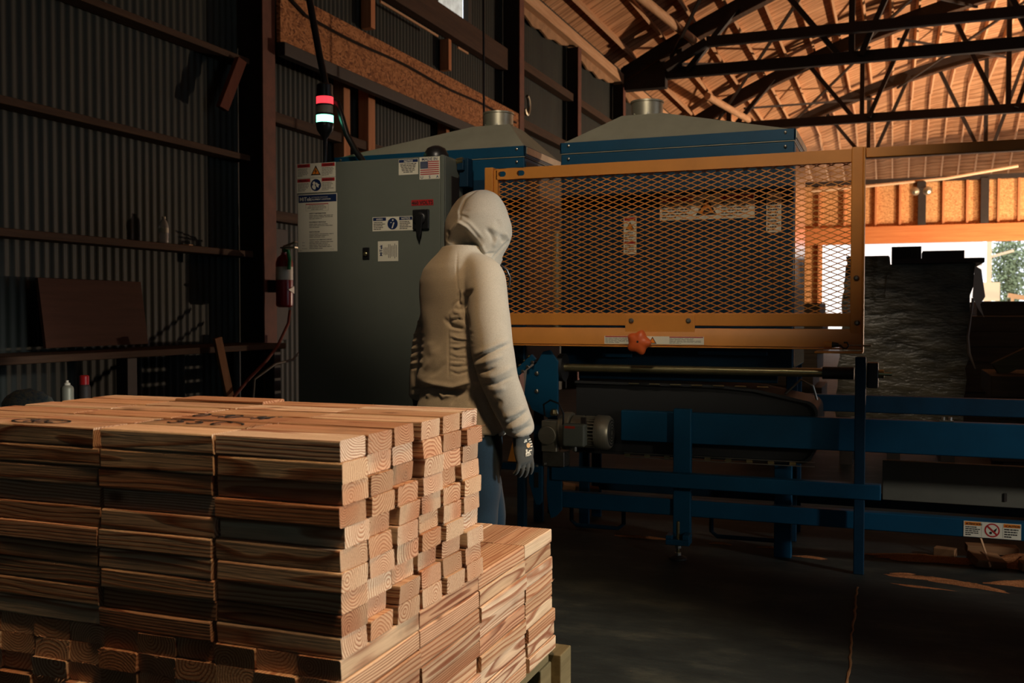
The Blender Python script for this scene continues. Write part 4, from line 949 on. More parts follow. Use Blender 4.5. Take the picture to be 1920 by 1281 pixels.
limb(mb, [(.08, 0, .9, .09), (.1, -.01, .7, .078), (.1, -.0, .48, .055), (.1, -.04, .3, .052), (.1, -.06, .06, .04)])
limb(mb, [(-.08, 0, .9, .09), (-.09, .13, .7, .078), (-.09, .24, .48, .055), (-.09, .25, .3, .052), (-.09, .25, .06, .04)])
bm_ = remesh(mb, .009, 6, 'person'); bm_.materials.clear(); bm_.materials.append(M['skin'])
per = bpy.data.objects.new('person', bm_); per.location = PER; per.rotation_euler = (0, 0, PRZ); link(per)
tag(per, 'person in a light grey hooded sweatshirt, dark jeans and grey gloves, seen from behind', 'person')
def child(name, me, mat, label=None):
    me.materials.clear(); me.materials.append(mat); o = bpy.data.objects.new(name, me); o.parent = per; link(o)
    me.polygons.foreach_set('use_smooth', [True] * len(me.polygons))
    if label: o['label'] = label
    return o
for s in (-1, 1):
    e = MB(); c = HC + HF * .088 + HS * s * .03 + Vector((0, 0, .012)); e.lathe(c - HF * .006, [(.003, -.008), (.009, -.004), (.011, 0), (.009, .004), (.003, .008)], 12, tuple(HF))
    child('eye', e.mesh('eye'), plain('eye_white', S(220, 214, 206), .3))

# ---- hoodie: torso and sleeves
mb = MB()
prof = [(.772, .0, .186, .150), (.80, .0, .190, .153), (.86, .0, .183, .146), (.915, .002, .170, .134), (.945, .0, .160, .126), (.962, .0, .172, .138), (.985, 0, .176, .143), (1.02, 0, .166, .136), (1.08, .008, .160, .136), (1.14, .02, .162, .147),
        (1.19, .032, .166, .158), (1.24, .026, .170, .152), (1.30, .008, .173, .134), (1.36, -.008, .168, .116), (1.405, -.012, .145, .104), (1.44, -.006, .112, .092), (1.47, .008, .088, .084), (1.495, .02, .078, .078)]
mb.rings([ell(0, cy, z, a, b) for z, cy, a, b in prof])
limb(mb, [(.03, -.005, 1.40, .066), (.10, -.012, 1.388, .074), (.150, -.022, 1.352, .081), (.188, -.045, 1.25, .077), (.212, -.056, 1.16, .078), (.226, -.06, 1.09, .079), (.24, -.048, 1.01, .072), (.255, -.022, .93, .066), (.267, .01, .86, .061), (.274, .03, .815, .056), (.276, .036, .795, .05)], 28)
limb(mb, [(-.03, .0, 1.40, .066), (-.09, .015, 1.385, .068), (-.135, .04, 1.345, .068), (-.160, .035, 1.25, .06), (-.18, .005, 1.13, .058), (-.192, -.004, 1.04, .056), (-.21, .002, .96, .054), (-.235, .012, .90, .046)], 28)
me = remesh(mb, .0052, 16, 'hoodie')
co, no = vcoords(me)
F = []
# sleeve: elbow creases with the rolls between them
for pts, sg, amp in (([(884, 674), (905, 661), (930, 650), (954, 642)], .005, -.010), ([(886, 662), (912, 651), (948, 634)], .010, .006), ([(886, 682), (908, 673), (940, 662)], .009, .008), ([(890, 693), (908, 691), (926, 684)], .005, -.008),
                     ([(898, 703), (925, 699), (960, 682)], .012, .006), ([(902, 714), (925, 713), (958, 700)], .005, -.006), ([(912, 725), (945, 720)], .012, .005), ([(940, 786), (960, 777), (984, 764)], .0065, -.013), ([(936, 775), (960, 768), (980, 755)], .011, .006),
                     ([(945, 797), (970, 787), (990, 775)], .010, .010), ([(952, 804), (975, 797), (993, 790)], .0055, -.008), ([(955, 812), (980, 806), (998, 800)], .009, .008), ([(925, 755), (935, 742)], .012, -.004),
                     # armpit and the panel under it
                     ([(884, 546), (872, 556), (868, 580), (878, 612)], .008, -.026), ([(862, 548), (860, 566), (868, 582)], .006, -.010), ([(866, 545), (864, 570)], .004, .005), ([(842, 588), (851, 573), (862, 561)], .004, -.006), ([(842, 590), (843, 602), (860, 597), (872, 604)], .004, -.006),
                     ([(850, 584), (868, 590)], .004, .006), ([(852, 578), (866, 582)], .003, -.004), ([(846, 596), (870, 594)], .004, .004), ([(834, 598), (848, 612), (876, 620)], .008, -.010),
                     # ruched side panel
                     ([(841, 614), (841, 640), (842, 706)], .003, -.004)): F.append((pts, sg, amp))
for i, y in enumerate((618, 630, 641, 650, 661, 671, 681, 690)):
    F.append(([(843, y - 2), (858, y + 1 + 3 * math.sin(i * 2)), (884, y + 6 * math.sin(i * 1.7))], .0045, .0035 + .002 * math.sin(i * 2.3))); F.append(([(843, y + 4), (860, y + 6 + 3 * math.sin(i * 2)), (886, y + 6 + 6 * math.sin(i * 1.7))], .0035, -.004))
# small of the back, tuck over the hips, skirt of the hoodie
F += [([(796, 694), (812, 676), (826, 650)], .014, .007), ([(806, 705), (826, 690), (838, 676)], .010, -.005), ([(806, 640), (812, 668)], .016, .004), ([(794, 716), (820, 719), (850, 722), (884, 712)], .009, .012), ([(798, 727), (826, 729), (846, 732), (872, 727)], .008, -.016),
      ([(820, 728), (832, 742), (850, 737)], .007, .010), ([(846, 756), (856, 740), (872, 732)], .006, -.007), ([(800, 745), (812, 735)], .009, .007), ([(884, 726), (880, 756)], .006, -.006), ([(905, 745), (925, 790)], .014, .008), ([(892, 735), (912, 790)], .012, -.008), ([(915, 735), (940, 785)], .007, -.006), ([(900, 812), (925, 817), (945, 806)], .005, -.006),
      ([(858, 472), (856, 505), (858, 540), (864, 556)], .0022, -.0035)]
# far sleeve
for i, y in enumerate((606, 628, 642, 655, 668, 684)):
    F.append(([(764, y + 6 + 4 * math.sin(i * 2)), (776, y), (792, y - 4)], .005, .006)); F.append(([(764, y + 12), (778, y + 7 - 3 * math.sin(i)), (792, y + 3)], .004, -.006))
F += [([(768, 738), (788, 733)], .005, -.007), ([(768, 747), (788, 745)], .006, .006), ([(772, 700), (775, 730)], .008, -.004)]
co = folds(co, no, F); setco(me, co); co, no = vcoords(me)
# gentle irregularity of soft cloth
nz = np.array([mnoise.noise(Vector(c) * 11) for c in co]); co = co + no * (nz * .0035)[:, None]; setco(me, co)
child('hoodie', me, M['hoodie'], 'light grey sweatshirt')
# ---- hood
lv = np.array([(-.185, -.085, .075, .088), (-.165, -.088, .074, .09), (-.14, -.105, .085, .094), (-.11, -.126, .098, .104), (-.075, -.137, .119, .111), (-.035, -.139, .134, .115), (.0, -.136, .131, .117), (.04, -.125, .115, .114), (.08, -.103, .098, .102), (.11, -.078, .078, .082), (.128, -.05, .055, .058), (.137, -.015, .025, .026)])
zz = np.linspace(lv[0, 0], lv[-1, 0], 84); K = [np.interp(zz, lv[:, 0], lv[:, i]) for i in (1, 2, 3)]
def sm(a):
    for _ in range(6): b = a.copy(); b[1:-1] = (a[:-2] + 2 * a[1:-1] + a[2:]) / 4; a = b
    return a
K = [sm(k) for k in K]; NA = 120; vs = []
for z, hb, hf, w in zip(zz, *K):
    for i in range(NA):
        t = 2 * pi * i / NA; h = (hf + hb) / 2 + (hf - hb) / 2 * math.cos(t); s_ = w * math.sin(t); vs.append(tuple(HC + HF * h + HS * s_ + Vector((0, 0, z))))
fs = []
for k in range(83):
    for i in range(NA):
        a = min(i, NA - i) / NA * 360; zc = zz[k]
        if -.13 < zc < .045 and a < 24: continue                      # the face opening
        fs.append((k * NA + i, (k + 1) * NA + i, (k + 1) * NA + (i + 1) % NA, k * NA + (i + 1) % NA))
fs.append(tuple(range(84 * NA - 1, 83 * NA - 1, -1)))
me = bpy.data.meshes.new('hood'); me.from_pydata(vs, [], fs); me.update(); co, no = vcoords(me)
HFo = [([(838, 455), (850, 450), (868, 446), (886, 458), (900, 468)], .026, -.055), ([(838, 466), (866, 460), (904, 474)], .016, -.030), ([(832, 462), (846, 436), (861, 419), (874, 428), (892, 450), (912, 478)], .009, .016), ([(862, 420), (863, 395), (873, 372), (897, 353)], .0028, -.004), ([(858, 415), (858, 395), (866, 372), (886, 354)], .006, .0035),
       ([(865, 405), (878, 410)], .004, -.004), ([(864, 412), (880, 420), (905, 448)], .006, .006), ([(866, 398), (880, 396)], .004, -.003), ([(912, 430), (922, 442), (926, 455)], .007, -.008), ([(918, 426), (935, 436)], .010, .006), ([(940, 440), (945, 455)], .007, -.008), ([(948, 436), (956, 450)], .006, .006),
       ([(958, 447), (940, 468), (918, 492)], .0035, -.006), ([(926, 465), (933, 445)], .007, .006), ([(838, 432), (846, 445)], .007, -.006), ([(880, 474), (910, 478), (930, 474)], .005, -.008), ([(905, 478), (925, 486)], .010, .006), ([(930, 412), (938, 425)], .009, -.004)]
co = folds(co, no, HFo); nz = np.array([mnoise.noise(Vector(c) * 13) for c in co]); setco(me, co + no * (nz * .004)[:, None])
hood = child('hood', me, M['hoodie']); sd = hood.modifiers.new('s', 'SOLIDIFY'); sd.thickness = .005; sd.offset = -1; hood.modifiers.new('ss', 'SUBSURF').levels = 1
hood.modifiers['ss'].render_levels = 1
MB_ = MB().tube([HC + HF * .075 + HS * .03 + Vector((0, 0, -.15)), HC + HF * .1 + HS * .035 + Vector((0, 0, -.17)), HC + HF * .115 + HS * .03 + Vector((0, 0, -.2)), HC + HF * .112 + HS * .025 + Vector((0, 0, -.24))], .0035, 8)
child('drawstring', MB_.mesh('drawstring'), M['blackpl'])
# ---- jeans
mb = MB()
mb.rings([ell(0, .01, .74, .165, .12), ell(0, 0, .84, .165, .125), ell(0, 0, .9, .155, .115)])
limb(mb, [(.08, 0, .86, .1), (.098, -.005, .72, .094), (.1, .0, .6, .082), (.1, .005, .48, .07), (.1, -.02, .34, .069), (.1, -.05, .2, .066), (.1, -.055, .07, .066)], 24)
limb(mb, [(-.08, .02, .86, .1), (-.085, .12, .72, .094), (-.088, .2, .6, .083), (-.09, .25, .48, .071), (-.09, .262, .34, .07), (-.09, .262, .2, .066), (-.09, .26, .07, .066)], 24)
me = remesh(mb, .008, 4, 'jeans'); co, no = vcoords(me); nz = np.array([mnoise.noise(Vector((c[0] * 9, c[1] * 9, c[2] * 16))) for c in co]); setco(me, co + no * (nz * .005)[:, None])
child('jeans', me, M['denim'])
# ---- boots
for x, y in ((.1, -.06), (-.09, .25)):
    mb = MB()
    rg = []
    for yy, w, h in ((-.085, .02, .05), (-.075, .034, .085), (-.04, .04, .11), (0, .042, .115), (.05, .045, .09), (.1, .05, .068), (.15, .048, .055), (.185, .035, .045), (.2, .015, .03)):
        rg.append([(x + w * math.cos(t) , y + yy, max(.004, h / 2 + h / 2 * math.sin(t))) for t in [2 * pi * i / 20 for i in range(20)]])
    mb.rings(rg); mb.cyl((x, y - .01, .06), (x, y - .01, .17), .056, n=24); mb.box(x - .045, x + .045, y - .08, y + .18, 0, .02)
    child('boot', remesh(mb, .007, 3, 'boot'), M['boot'])
# ---- gloves
def glove(wr, d, w, nb, curl, prints):
    wr, d, w, nb = Vector(wr), Vector(d).normalized(), Vector(w), Vector(nb)
    w = (w - d * w.dot(d)).normalized(); nb = (nb - d * nb.dot(d) - w * nb.dot(w)).normalized()
    mb = MB(); rg = []
    for s, a, b in ((-.055, .036, .032), (-.03, .035, .03), (-.005, .033, .028), (.012, .036, .026), (.035, .041, .0235), (.06, .0435, .021), (.085, .043, .018), (.1, .040, .0145), (.107, .034, .009)):
        rg.append([wr + d * s + w * a * math.cos(t) + nb * b * math.sin(t) for t in [2 * pi * i / 24 for i in range(24)]])
    mb.rings(rg)
    for off, ln, spl, r0, c0 in ((.0315, .074, .10, .0098, .8), (.0105, .083, .02, .0102, 1.), (-.0105, .077, -.06, .0098, 1.15), (-.031, .060, -.16, .0088, 1.25)):
        p = wr + d * .092 + w * off; pts = [tuple(p - d * .02) + (r0,), tuple(p) + (r0,)]; dd = (d + w * spl).normalized()
        for sgl, seg in ((.46, 0), (.30, 1), (.24, 2)):
            a = curl * c0 * (.35 + .35 * seg); q = (dd * math.cos(a) - nb * math.sin(a)).normalized(); p = p + q * ln * sgl; pts.append(tuple(p) + (r0 * (.94 - .09 * seg),)); dd = q
        limb(mb, pts, 14)
    p = wr + d * .018 + w * .024 - nb * .004; pts = [tuple(p) + (.0145,)]
    for q, ln, r in (((d * .75 + w * .6 - nb * .25), .036, .0135), ((d * .9 + w * .42 - nb * .3), .03, .0115), ((d * 1 + w * .12 - nb * .35), .026, .0095)):
        p = p + q.normalized() * ln; pts.append(tuple(p) + (r,))
    limb(mb, pts, 14)
    me = remesh(mb, .0032, 3, 'glove'); g = child('glove', me, M['glove'])
    pm = MB(); o = wr + nb * .0255
    def bar(s0, w0, ln, th, m, lift=0): pm.obox(wr + d * s0 + w * w0 + nb * (.0258 - .065 * max(0, s0 - .012) + lift - 6. * w0 * w0), d * th / 2, w * ln / 2, nb * .0006, m)
    for s0, w0, ln in ((.018, -.002, .012), (.0235, -.004, .016), (.02, .02, .012), (.03, .024, .012), (.04, .026, .012), (.05, .027, .010), (.062, .016, .016), (.066, .0, .02), (.060, -.004, .009), (.055, -.004, .008)): bar(s0, w0, ln, .0042, M['white'])
    pm.cyl(wr + d * .04 + w * .008 + nb * .0236, wr + d * .04 + w * .008 + nb * .0246, .0095, n=18, m=plain('tan_print', S(222, 176, 120), .6))
    pm.text('FLEX', wr + d * .078 + w * -.012 + nb * .0225, w, -d, .014, M['white'], 'LEFT', .9, .0004)
    if prints: o = pm.build('glove_print', None, None, smooth=0); o.parent = g
    return g
glove((.276, .036, .785), (.10, .15, -1), (.108, .994, 0), (.994, -.108, 0), .55, True)
glove((-.24, .018, .885), (-.02, .25, -1), (-.05, .99, 0), (-1, -.05, 0), .6, False)
# ------------------------------------------------------------------ things along the left wall
bt = empty('water_bottle', (-4.885, 5.77, 1.731), 'clear plastic water bottle standing on the wall girt', 'bottle')
t = NT('clear_plastic'); t.set((.9, .9, .88), .12, 0, .6); t.b.inputs['Transmission Weight'].default_value = .45; t.b.inputs['IOR'].default_value = 1.3
c = (-4.885, 5.77, 1.731)
MB().lathe(c, [(.02, 0), (.03, .003), (.033, .012), (.031, .03), (.033, .045), (.031, .06), (.033, .075), (.033, .12), (.03, .14), (.02, .162), (.0125, .172), (.0125, .178)], 28).build('body', t.m, bt, smooth=1.2)
MB().lathe(c, [(.0336, .077), (.0336, .112)], 28).build('paper_band', M['white'], bt)
MB().lathe(c, [(.014, .176), (.014, .19), (.012, .192)], 20).build('cap', M['white'], bt)
o = MB().box(-4.95, -4.87, 6.02, 6.07, 1.731, 1.742).build('wood_chip', M['purlin'], origin=(-4.91, 6.04, 1.731), bevel=.003); tag(o, 'small pale wood chip on the girt, right of the water bottle', 'chip')

fx = empty('fire_extinguisher', (-4.6, 6.85, 1.28), 'red fire extinguisher hanging beside the grey cabinet', 'fire extinguisher')
c = (-4.6, 6.85, 1.28)
MB().lathe(c, [(.05, 0), (.066, .012), (.068, .03), (.068, .36), (.055, .4), (.025, .425), (.025, .44)], 28).build('cylinder', M['extred'], fx)
MB().lathe(c, [(.0686, .22), (.0686, .325)], 28).build('paper_label', M['white'], fx, label='white paper label')
MB().lathe(c, [(.02, .44), (.02, .47)], 16).box(-4.62, -4.48, 6.82, 6.88, 1.752, 1.765).bar((-4.6, 6.85, 1.77), (-4.46, 6.81, 1.8), .03, .01).build('valve_handle', M['galv'], fx, bevel=.002)
MB().tube([(-4.57, 6.81, 1.735), (-4.525, 6.79, 1.73), (-4.51, 6.79, 1.66), (-4.515, 6.79, 1.58)], .015, 10).build('hose', M['lead'], fx, label='green hose')
MB().box(-4.735, -4.668, 6.82, 6.9, 1.4, 1.5).build('wall_bracket', M['irondark'], fx)
MB().prism([(-4.531, 6.8, 1.42), (-4.531, 6.88, 1.45), (-4.531, 6.88, 1.39)], (.004, 0, 0)).build('tag', M['white'], fx)
o = MB().box(-4.985, -4.9, 7.0, 7.35, 1.0, 1.95).build('mounting_board', M['irondark'], origin=(-4.9, 7.1, .95), bevel=.005); tag(o, 'dark board on the wall just beyond the fire extinguisher', 'board')

o = MB().obox((-4.86, 5.08, 1.235), Vector((.012, 0, .001)), (0, .445, 0), Vector((-.03, 0, .215))).build('plywood_sheet', plank_wood('brown_plywood', (66, 40, 29), (86, 54, 40), 'Y'), origin=(-4.86, 5.08, 1.02), bevel=.003)
tag(o, 'dark brown plywood sheet leaning against the corrugated wall, above the work shelf', 'board')
bn = empty('wall_bench', (-4.75, 3.5, 0), 'dark rough work bench running along the foot of the corrugated wall', 'bench')
MB().box(-4.98, -4.52, .5, 6.75, .95, .995).build('top', M['girt'], bn, bevel=.006)
MB().box(-4.98, -4.5, .5, 6.75, .42, .45).build('lower_shelf', M['irondark'], bn, bevel=.006)
for y in (1.0, 3.0, 5.0, 6.6): MB().box(-4.62, -4.53, y, y + .09, 0, .95).build('leg', M['irondark'], bn, bevel=.006)
o = MB().obox((-4.45, 5.87, .815), Vector((.012, 0, 0)), Vector((0, .04, .006)), Vector((-.02, -.05, .245))).build('leaning_board', plank_wood('leaning_board_wood', (120, 84, 54), (156, 112, 76), 'Z'), origin=(-4.45, 5.9, .57), bevel=.003)
tag(o, 'thin pale board leaning against the bench edge behind the lumber', 'board')
def spray(x, y, z, cap, lab):
    rt = empty('spray_can', (x, y, z), lab, 'spray can')
    MB().lathe((x, y, z), [(.03, 0), (.033, .004), (.033, .14), (.03, .15), (.02, .16)], 24).build('can', M['sheet'] if cap is None else M['irondark'], rt)
    MB().lathe((x, y, z), [(.016, .158), (.016, .17), (.008, .174), (.008, .185)], 16).build('nozzle', M['white'], rt) if cap is None else MB().lathe((x, y, z), [(.026, .155), (.026, .2), (.02, .206)], 20).build('cap', cap, rt)
sh = MB().box(-4.42, -3.9, 3.4, 4.9, .66, .69).build('trestle_table', M['irondark'], origin=(-4.2, 4.2, .6), bevel=.005); tag(sh, 'low dark trestle holding the two spray cans behind the lumber stack', 'table')
for x, y in ((-4.37, 3.5), (-4.0, 3.5), (-4.37, 4.8), (-4.0, 4.8)): MB().box(x - .03, x + .03, y - .03, y + .03, 0, .66).build('leg', M['irondark'], sh)
def at(x, y, z): return (x, y, z)
spray(-4.12, 4.10, .691, None, 'grey-green spray can with bare nozzle behind the lumber stack')
spray(-4.12, 4.22, .691, M['extred'], 'dark spray can with a red cap behind the lumber stack')
rg_ = MB(); mbb = []
for k in range(9):
    u = k / 8; mbb.append([(-4.12 + .09 * math.cos(t) * math.sin(pi * (.08 + .84 * u)) * (1 + .2 * math.sin(3 * t + k)), 3.84 + .13 * math.cos(pi * u) * -1, .691 + max(0, .07 + .075 * math.sin(t) * math.sin(pi * (.08 + .84 * u)) * (1 + .25 * math.sin(2 * t + 1.3 * k)))) for t in [2 * pi * i / 18 for i in range(18)]])
rg_.rings(mbb); o = rg_.build('rag_bundle', fabric('blue_rag', (70, 104, 128), (150, 156, 130), 60), origin=(-4.12, 3.84, .691), smooth=1.2); tag(o, 'crumpled blue and grey rag left of the two spray cans', 'rag')
o = MB().tube([(-4.55, 6.85, 1.25), (-4.5, 6.75, 1.15), (-4.43, 6.5, .98), (-4.41, 6.3, .86), (-4.4, 6.1, .76), (-4.38, 5.75, .55), (-4.38, 5.7, .0)], .012, 8).build('red_air_hose', plain('red_hose', S(120, 48, 34), .6), origin=(-4.6, 7.15, 0)); tag(o, 'thin red hose slanting down from under the fire extinguisher', 'hose')
o = MB().tube([(-4.55, 7.0, 1.15), (-4.4, 6.85, .98), (-4.36, 6.6, .87), (-4.35, 6.35, .85), (-4.36, 6.1, .75), (-4.36, 6.0, 0)], .01, 8).build('grey_cable', M['inkgrey'], origin=(-4.5, 7.1, 0)); tag(o, 'grey cable hanging in a loop below the fire extinguisher', 'cable')
sk = empty('slat_crate', (-4.3, 7.2, 0), 'brown slatted crate between the steel post and the grey cabinet', 'crate')
for i in range(9): MB().box(-4.55, -4.0, 7.0, 7.02, .12 + i * .1, .2 + i * .1).build('slat', plank_wood('crate_wood', (96, 58, 36), (128, 80, 52), 'X') if i == 0 else bpy.data.materials['crate_wood'], sk, bevel=.003)
for x in (-4.55, -4.05): MB().box(x, x + .05, 7.021, 7.07, 0, 1.05).build('corner_post', M['irondark'], sk)

# ------------------------------------------------------------------ floor: seam with dust, sawdust, offcuts
o = MB()
ys = np.linspace(2.6, 4.72, 40); r_ = random.Random(5)
L_ = [(-.146 + .016 * (4.73 - y) / 1.25 * .9 + r_.uniform(-.004, .004), y) for y in ys]
o.rings([[(x - .006, y, .0005), (x + .001 + r_.uniform(0, .004), y, .0005), (x + .001, y, .002), (x - .004, y, .002)] for x, y in L_]).build('seam_dust', plank_wood('seam_sawdust', (96, 70, 46), (150, 110, 74), 'Y'), origin=(-.14, 3.6, 0), smooth=0)
tag(bpy.data.objects['seam_dust'], 'line of sawdust caught in the floor joint', 'sawdust', kind='stuff')
def sdm():
    t = NT('sawdust'); n = t.noise(t.coord(), 160, 4, .8); t.bump(n, .8, .006); return t.set(t.ramp(n, [(.3, S(140, 82, 48)), (.7, S(216, 146, 96))]), .9, 0, .1)
SD = sdm(); sd = MB()
def drift(cx, cy, lx, ly, h, rz, seed):
    rr = random.Random(seed); n = 26; c, s_ = math.cos(rz), math.sin(rz); rg = []
    edge = [1 + .22 * math.sin(3 * t + seed) + .15 * math.sin(7 * t + 2 * seed) + rr.uniform(-.07, .07) for t in [2 * pi * i / n for i in range(n)]]
    for k, (f, hh) in enumerate(((1, .0005), (.8, .35 * h), (.5, .8 * h), (.2, h))):
        ring = []
        for i in range(n):
            t = 2 * pi * i / n; a = lx * f * edge[i] * math.cos(t); b = ly * f * edge[i] * math.sin(t); ring.append((cx + a * c - b * s_, cy + a * s_ + b * c, hh * (1 + .25 * rr.uniform(-1, 1)) + .0004))
        rg.append(ring)
    sd.rings(rg)
for a in ((.18, 5.36, .3, .05, .025, .02, 1), (.16, 4.98, .2, .03, .01, -.12, 2), (.32, 4.92, .16, .03, .014, -.3, 3), (.58, 5.02, .16, .05, .02, 0, 4), (.62, 5.4, .2, .1, .05, 0, 5), (.05, 5.03, .05, .02, .006, .2, 6), (.12, 4.82, .12, .015, .004, -.1, 7), (-1.28, 5.33, .18, .018, .01, 0, 8), (-.86, 5.34, .06, .014, .008, 0, 9), (-.6, 5.34, .06, .014, .008, 0, 10), (-.38, 5.2, .08, .016, .008, -.1, 11), (.9, 5.1, .25, .08, .02, 0, 12)): drift(*a)
o = sd.build('sawdust', SD, origin=(.2, 5.1, 0), smooth=1.2); tag(o, 'drifts of reddish sawdust on the floor under the conveyor', 'sawdust', kind='stuff')
OFF = plank_wood('offcut_wood', (110, 78, 52), (150, 108, 74), 'X')
for p, rz, sx, sy, lab, tilt in (((.43, 5.33, .032), .45, .075, .05, 'square wood offcut lying on the sawdust below the caution label', .25), ((.25, 5.45, .03), 1.3, .03, .05, 'small dark offcut standing in the sawdust left of the square one', 0), ((.62, 5.3, .025), .2, .05, .03, 'small dark offcut in the sawdust at the right edge', .1), ((.47, 5.55, .04), .1, .12, .04, 'pale offcut behind the square one under the conveyor', 0), ((-1.72, 5.6, .2), .5, .11, .02, 'thin pale strip of wood lying across the conveyor base near the worker', .3)):
    o = MB().box(-sx, sx, -sy, sy, -.02, .02).build('wood_offcut', OFF, origin=(0, 0, 0), bevel=.003); o.location = p; o.rotation_euler = (tilt, tilt * .5, rz); tag(o, lab, 'offcut')
o = MB().bar((.44, 5.25, .02), (.40, 5.5, .15), .008, .008).build('wood_splinter', M['purlin'], origin=(.44, 5.25, .02)); tag(o, 'thin pale splinter sticking up by the square offcut', 'splinter')

# ------------------------------------------------------------------ wrapped lumber and piles on the right
t = NT('black_wrap'); n = t.noise(t.coord((1.4, 1, 4)), 3, 5, .6); t.bump(n, .6, .03); M['wrap'] = t.set(t.ramp(n, [(.3, S(54, 50, 42)), (.75, S(112, 104, 84))]), .3, 0, .5)
wr = empty('lumber_bundle', (.1, 8.9, 0), 'big dark plastic-wrapped lumber bundle beyond the yellow guard', 'bundle')
R2 = random.Random(3)
def lumpy(x0, x1, y0, y1, z0, z1, lean=0, nz=14, seed=1):
    mb = MB(); rr = random.Random(seed); rg = []; n = 12
    for k in range(nz + 1):
        u = k / nz; z = z0 + (z1 - z0) * u; ring = []; j = rr.uniform(-.012, .012); sh_ = lean * u
        for (xa, ya), (xb, yb) in (((x0, y0), (x1, y0)), ((x1, y0), (x1, y1)), ((x1, y1), (x0, y1)), ((x0, y1), (x0, y0))):
            for i in range(n): f = i / n; ring.append((xa + (xb - xa) * f + sh_ + j + rr.uniform(-.006, .006), ya + (yb - ya) * f + rr.uniform(-.01, .01), z))
        rg.append(ring)
    return mb.rings(rg)
lumpy(-.45, .5, 8.5, 9.5, .3, 1.62, .07, 16, 2).build('wrapped_load', M['wrap'], wr, smooth=1.0)
lumpy(-.38, -.06, 8.48, 9.3, 1.36, 1.69, .02, 6, 4).build('wrapped_top', M['wrap'], wr, smooth=1.0)
MB().box(-.03, .64, 8.45, 9.6, 1.622, 1.66).build('top_sheet', M['irondark'], wr, bevel=.004)
MB().prism([(.575, 8.49, 1.6), (.62, 8.49, 1.57), (.65, 8.49, 1.36), (.615, 8.49, 1.3), (.645, 8.49, 1.2), (.6, 8.49, 1.27), (.56, 8.49, 1.36)], (0, .012, 0)).build('torn_sheet', plain('torn_white_plastic', S(206, 196, 184), .5), wr, label='torn pale plastic flap')
MB().tube([(.565, 8.49, 1.35), (.55, 8.485, 1.2), (.53, 8.48, 1.05), (.54, 8.47, .92), (.585, 8.46, .8)], [.012, .006, .01, .012, .004], 8).build('torn_strip', plain('pale_strip', S(150, 140, 126), .5), wr)
for x in (-.36, 0, .4): MB().box(x - .05, x + .05, 8.52, 9.45, 0, .3).build('bearer', M['irondark'], wr)
for x0, x1, z0, z1, lab in ((-.03, .19, 1.662, 1.76, 'dark corrugated crate on top of the wrapped bundle'), (.2, .5, 1.662, 1.722, 'low dark box beside the crate on top of the wrapped bundle')):
    o = MB(); o.box(x0, x1, 8.5, 8.9, z0, z1)
    if x0 < 0:
        for i in range(10): o.box(x0 + .004 + i * .0205, x0 + .014 + i * .0205, 8.492, 8.5, z0 + .01, z1 - .005)
    o = o.build('crate', M['irondark'], origin=(x0, 8.7, z0)); tag(o, lab, 'crate')
def pile(x0, x1, y0, y1, z0, z1, rows, mat, lab, rz=0):
    rt = empty('lumber_pile', ((x0 + x1) / 2, (y0 + y1) / 2, 0), lab, 'lumber pile'); rr = random.Random(int(x0 * 100)); dz = (z1 - z0) / rows
    for i in range(rows):
        a, b = rr.uniform(-.05, .05), rr.uniform(-.05, .05); MB().box(x0 + a, x1 + b, y0 + rr.uniform(-.03, .03), y1, z0 + i * dz, z0 + (i + .995) * dz).build('layer', mat, rt, bevel=.006)
    return rt
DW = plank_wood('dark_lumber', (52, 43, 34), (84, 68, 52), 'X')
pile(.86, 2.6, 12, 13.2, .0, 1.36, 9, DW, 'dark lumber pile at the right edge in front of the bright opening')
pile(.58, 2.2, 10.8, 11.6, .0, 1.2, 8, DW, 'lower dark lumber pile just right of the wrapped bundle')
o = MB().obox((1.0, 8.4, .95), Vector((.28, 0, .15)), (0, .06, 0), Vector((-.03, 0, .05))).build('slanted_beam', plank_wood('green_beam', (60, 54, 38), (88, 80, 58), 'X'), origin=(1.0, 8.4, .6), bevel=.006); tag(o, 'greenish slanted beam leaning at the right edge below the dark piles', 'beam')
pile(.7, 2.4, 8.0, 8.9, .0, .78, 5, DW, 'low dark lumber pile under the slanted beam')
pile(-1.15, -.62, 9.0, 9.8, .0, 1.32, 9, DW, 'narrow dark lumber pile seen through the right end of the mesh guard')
# ------------------------------------------------------------------ yard seen through the far opening
o = MB().box(-6, 3.4, 46, 49, 3.25, 6.2).box(-6, 3.4, 46.05, 49, 1.0, 3.25).build('white_trailer', plain('trailer_white', S(236, 236, 236), .5), origin=(-1, 47, 1)); tag(o, 'bright white trailer side beyond the far opening', 'trailer')
for x in (-4.5, 2): 
    w_ = MB().cyl((x, 46.1, .5), (x, 46.6, .5), .5, n=24).build('wheel', M['black'], o)
o = MB().box(3.5, 3.68, 45.2, 45.38, 0, 5.4).bar((3.6, 45.29, 3.5), (4.5, 45.29, 3.75), .1, .1).build('yard_post', plain('sunlit_post', S(226, 200, 170), .7), origin=(3.6, 45.3, 0)); tag(o, 'pale post with a side arm in the yard beyond the opening', 'post')
o = MB().box(3.05, 3.98, 45, 45.15, 1.7, 2.46).box(3.4, 3.55, 45.02, 45.1, 0, 1.7).build('yard_board', plain('cream_board', S(232, 210, 178), .7), origin=(3.5, 45, 0)); tag(o, 'cream board on the pale post in the yard', 'board')
o = MB().bar((3.8, 40, 1.85), (6.2, 40, 1.4), .3, .16).box(5.9, 6.1, 39.95, 40.1, 0, 1.4).box(3.9, 4.0, 39.95, 40.1, 0, 1.8).build('yard_rail', plain('cream_rail', S(228, 200, 166), .7), origin=(5, 40, 0)); tag(o, 'sloping cream rail in the sunny yard at the right edge', 'rail')
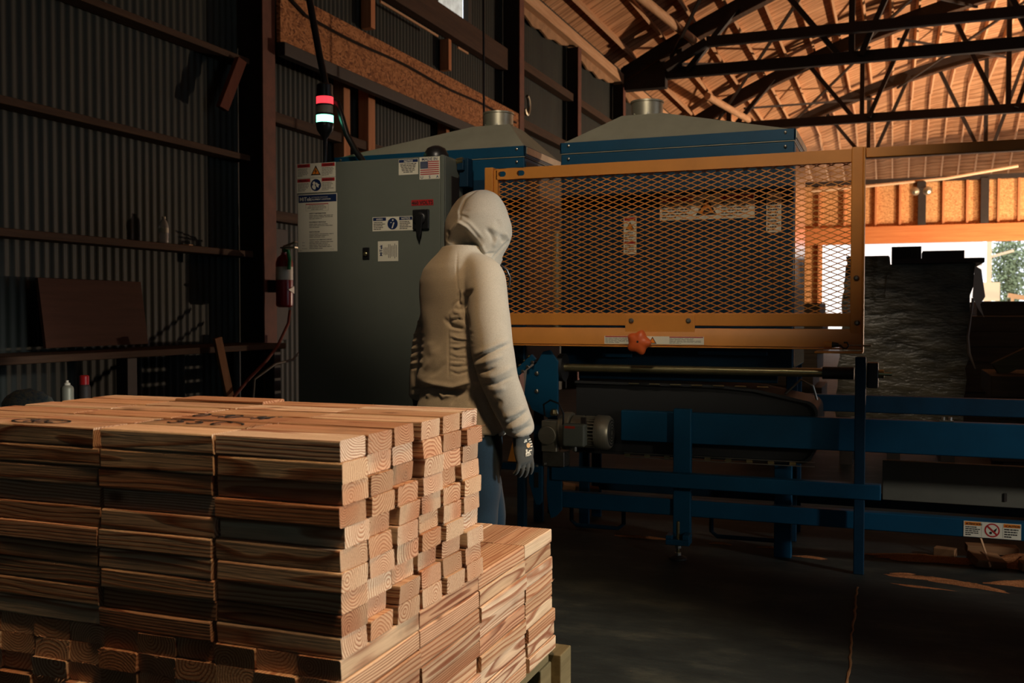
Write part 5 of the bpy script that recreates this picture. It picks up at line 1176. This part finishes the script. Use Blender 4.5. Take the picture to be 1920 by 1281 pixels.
tr = empty('yard_tree', (5.2, 54, 0), 'hazy green tree beyond the far opening', 'tree')
MB().cyl((5.2, 54, 0), (5.2, 54, 3), .16, n=10).build('trunk', M['girt'], tr)
lf = MB(); rr = random.Random(9)
for _ in range(2600):
    a, b, r = rr.uniform(0, 2 * pi), rr.uniform(-1, 1), rr.random() ** .4; k = math.sqrt(1 - b * b)
    p = Vector((5.2 + .95 * r * k * math.cos(a), 54 + .9 * r * k * math.sin(a), 3.3 + 2.1 * r * b)); ax = Vector((rr.gauss(0, 1), rr.gauss(0, 1), rr.gauss(0, 1))).normalized(); bx = ax.orthogonal().normalized()
    lf.add([p + ax * .12, p + bx * .05, p - ax * .12, p - bx * .05], [(0, 1, 2, 3)])
t = NT('tree_leaf'); t.set(S(120, 134, 100), .7); lf.build('foliage', t.m, tr, smooth=0)

# ------------------------------------------------------------------ light, sky, camera
w = bpy.data.worlds.new('sky'); SC.world = w; w.use_nodes = True
w.node_tree.nodes['Background'].inputs[0].default_value = (*S(236, 242, 255), 1); w.node_tree.nodes['Background'].inputs[1].default_value = SKY
def lamp(kind, name, loc, target, size, power, col, cone, stretch):
    l = bpy.data.lights.new(name, kind); l.energy = power; l.color = col
    if kind == 'SPOT': l.spot_size = math.radians(cone); l.spot_blend = .45; l.shadow_soft_size = size
    else: l.shape = 'SQUARE'; l.size = size; l.spread = math.radians(cone)
    o = bpy.data.objects.new(name, l); o.location = loc; o.rotation_euler = (Vector(target) - Vector(loc)).to_track_quat('-Z', 'Y').to_euler(); o.scale = (stretch, 1, 1); link(o); return o
for a in LIGHTS: lamp(*a)
sun = bpy.data.lights.new('sun', 'SUN'); sun.energy = SUN; sun.color = (1, .9, .75); sun.angle = .01
so = bpy.data.objects.new('sun', sun); so.rotation_euler = Vector((.25, .6, -.75)).to_track_quat('-Z', 'Y').to_euler(); link(so)
cam = bpy.data.cameras.new('camera'); co_ = bpy.data.objects.new('camera', cam); link(co_)
co_.location = (0, 0, 1.24); cam.sensor_width = 36; cam.lens = 35.006; cam.clip_end = 300
co_.rotation_euler = (pi / 2 - .02942, 0, .36697)
cam.dof.use_dof = True; cam.dof.focus_distance = 3.3; cam.dof.aperture_fstop = 6.3
SC.camera = co_
SC.view_settings.view_transform = 'Standard'; SC.view_settings.look = 'None'; SC.view_settings.exposure = 0; SC.view_settings.gamma = 1; SC.view_settings.use_curve_mapping = False
SC.cycles.use_denoising = True; SC.cycles.max_bounces = 6; SC.cycles.caustics_reflective = False; SC.cycles.caustics_refractive = False; SC.cycles.sample_clamp_indirect = 3
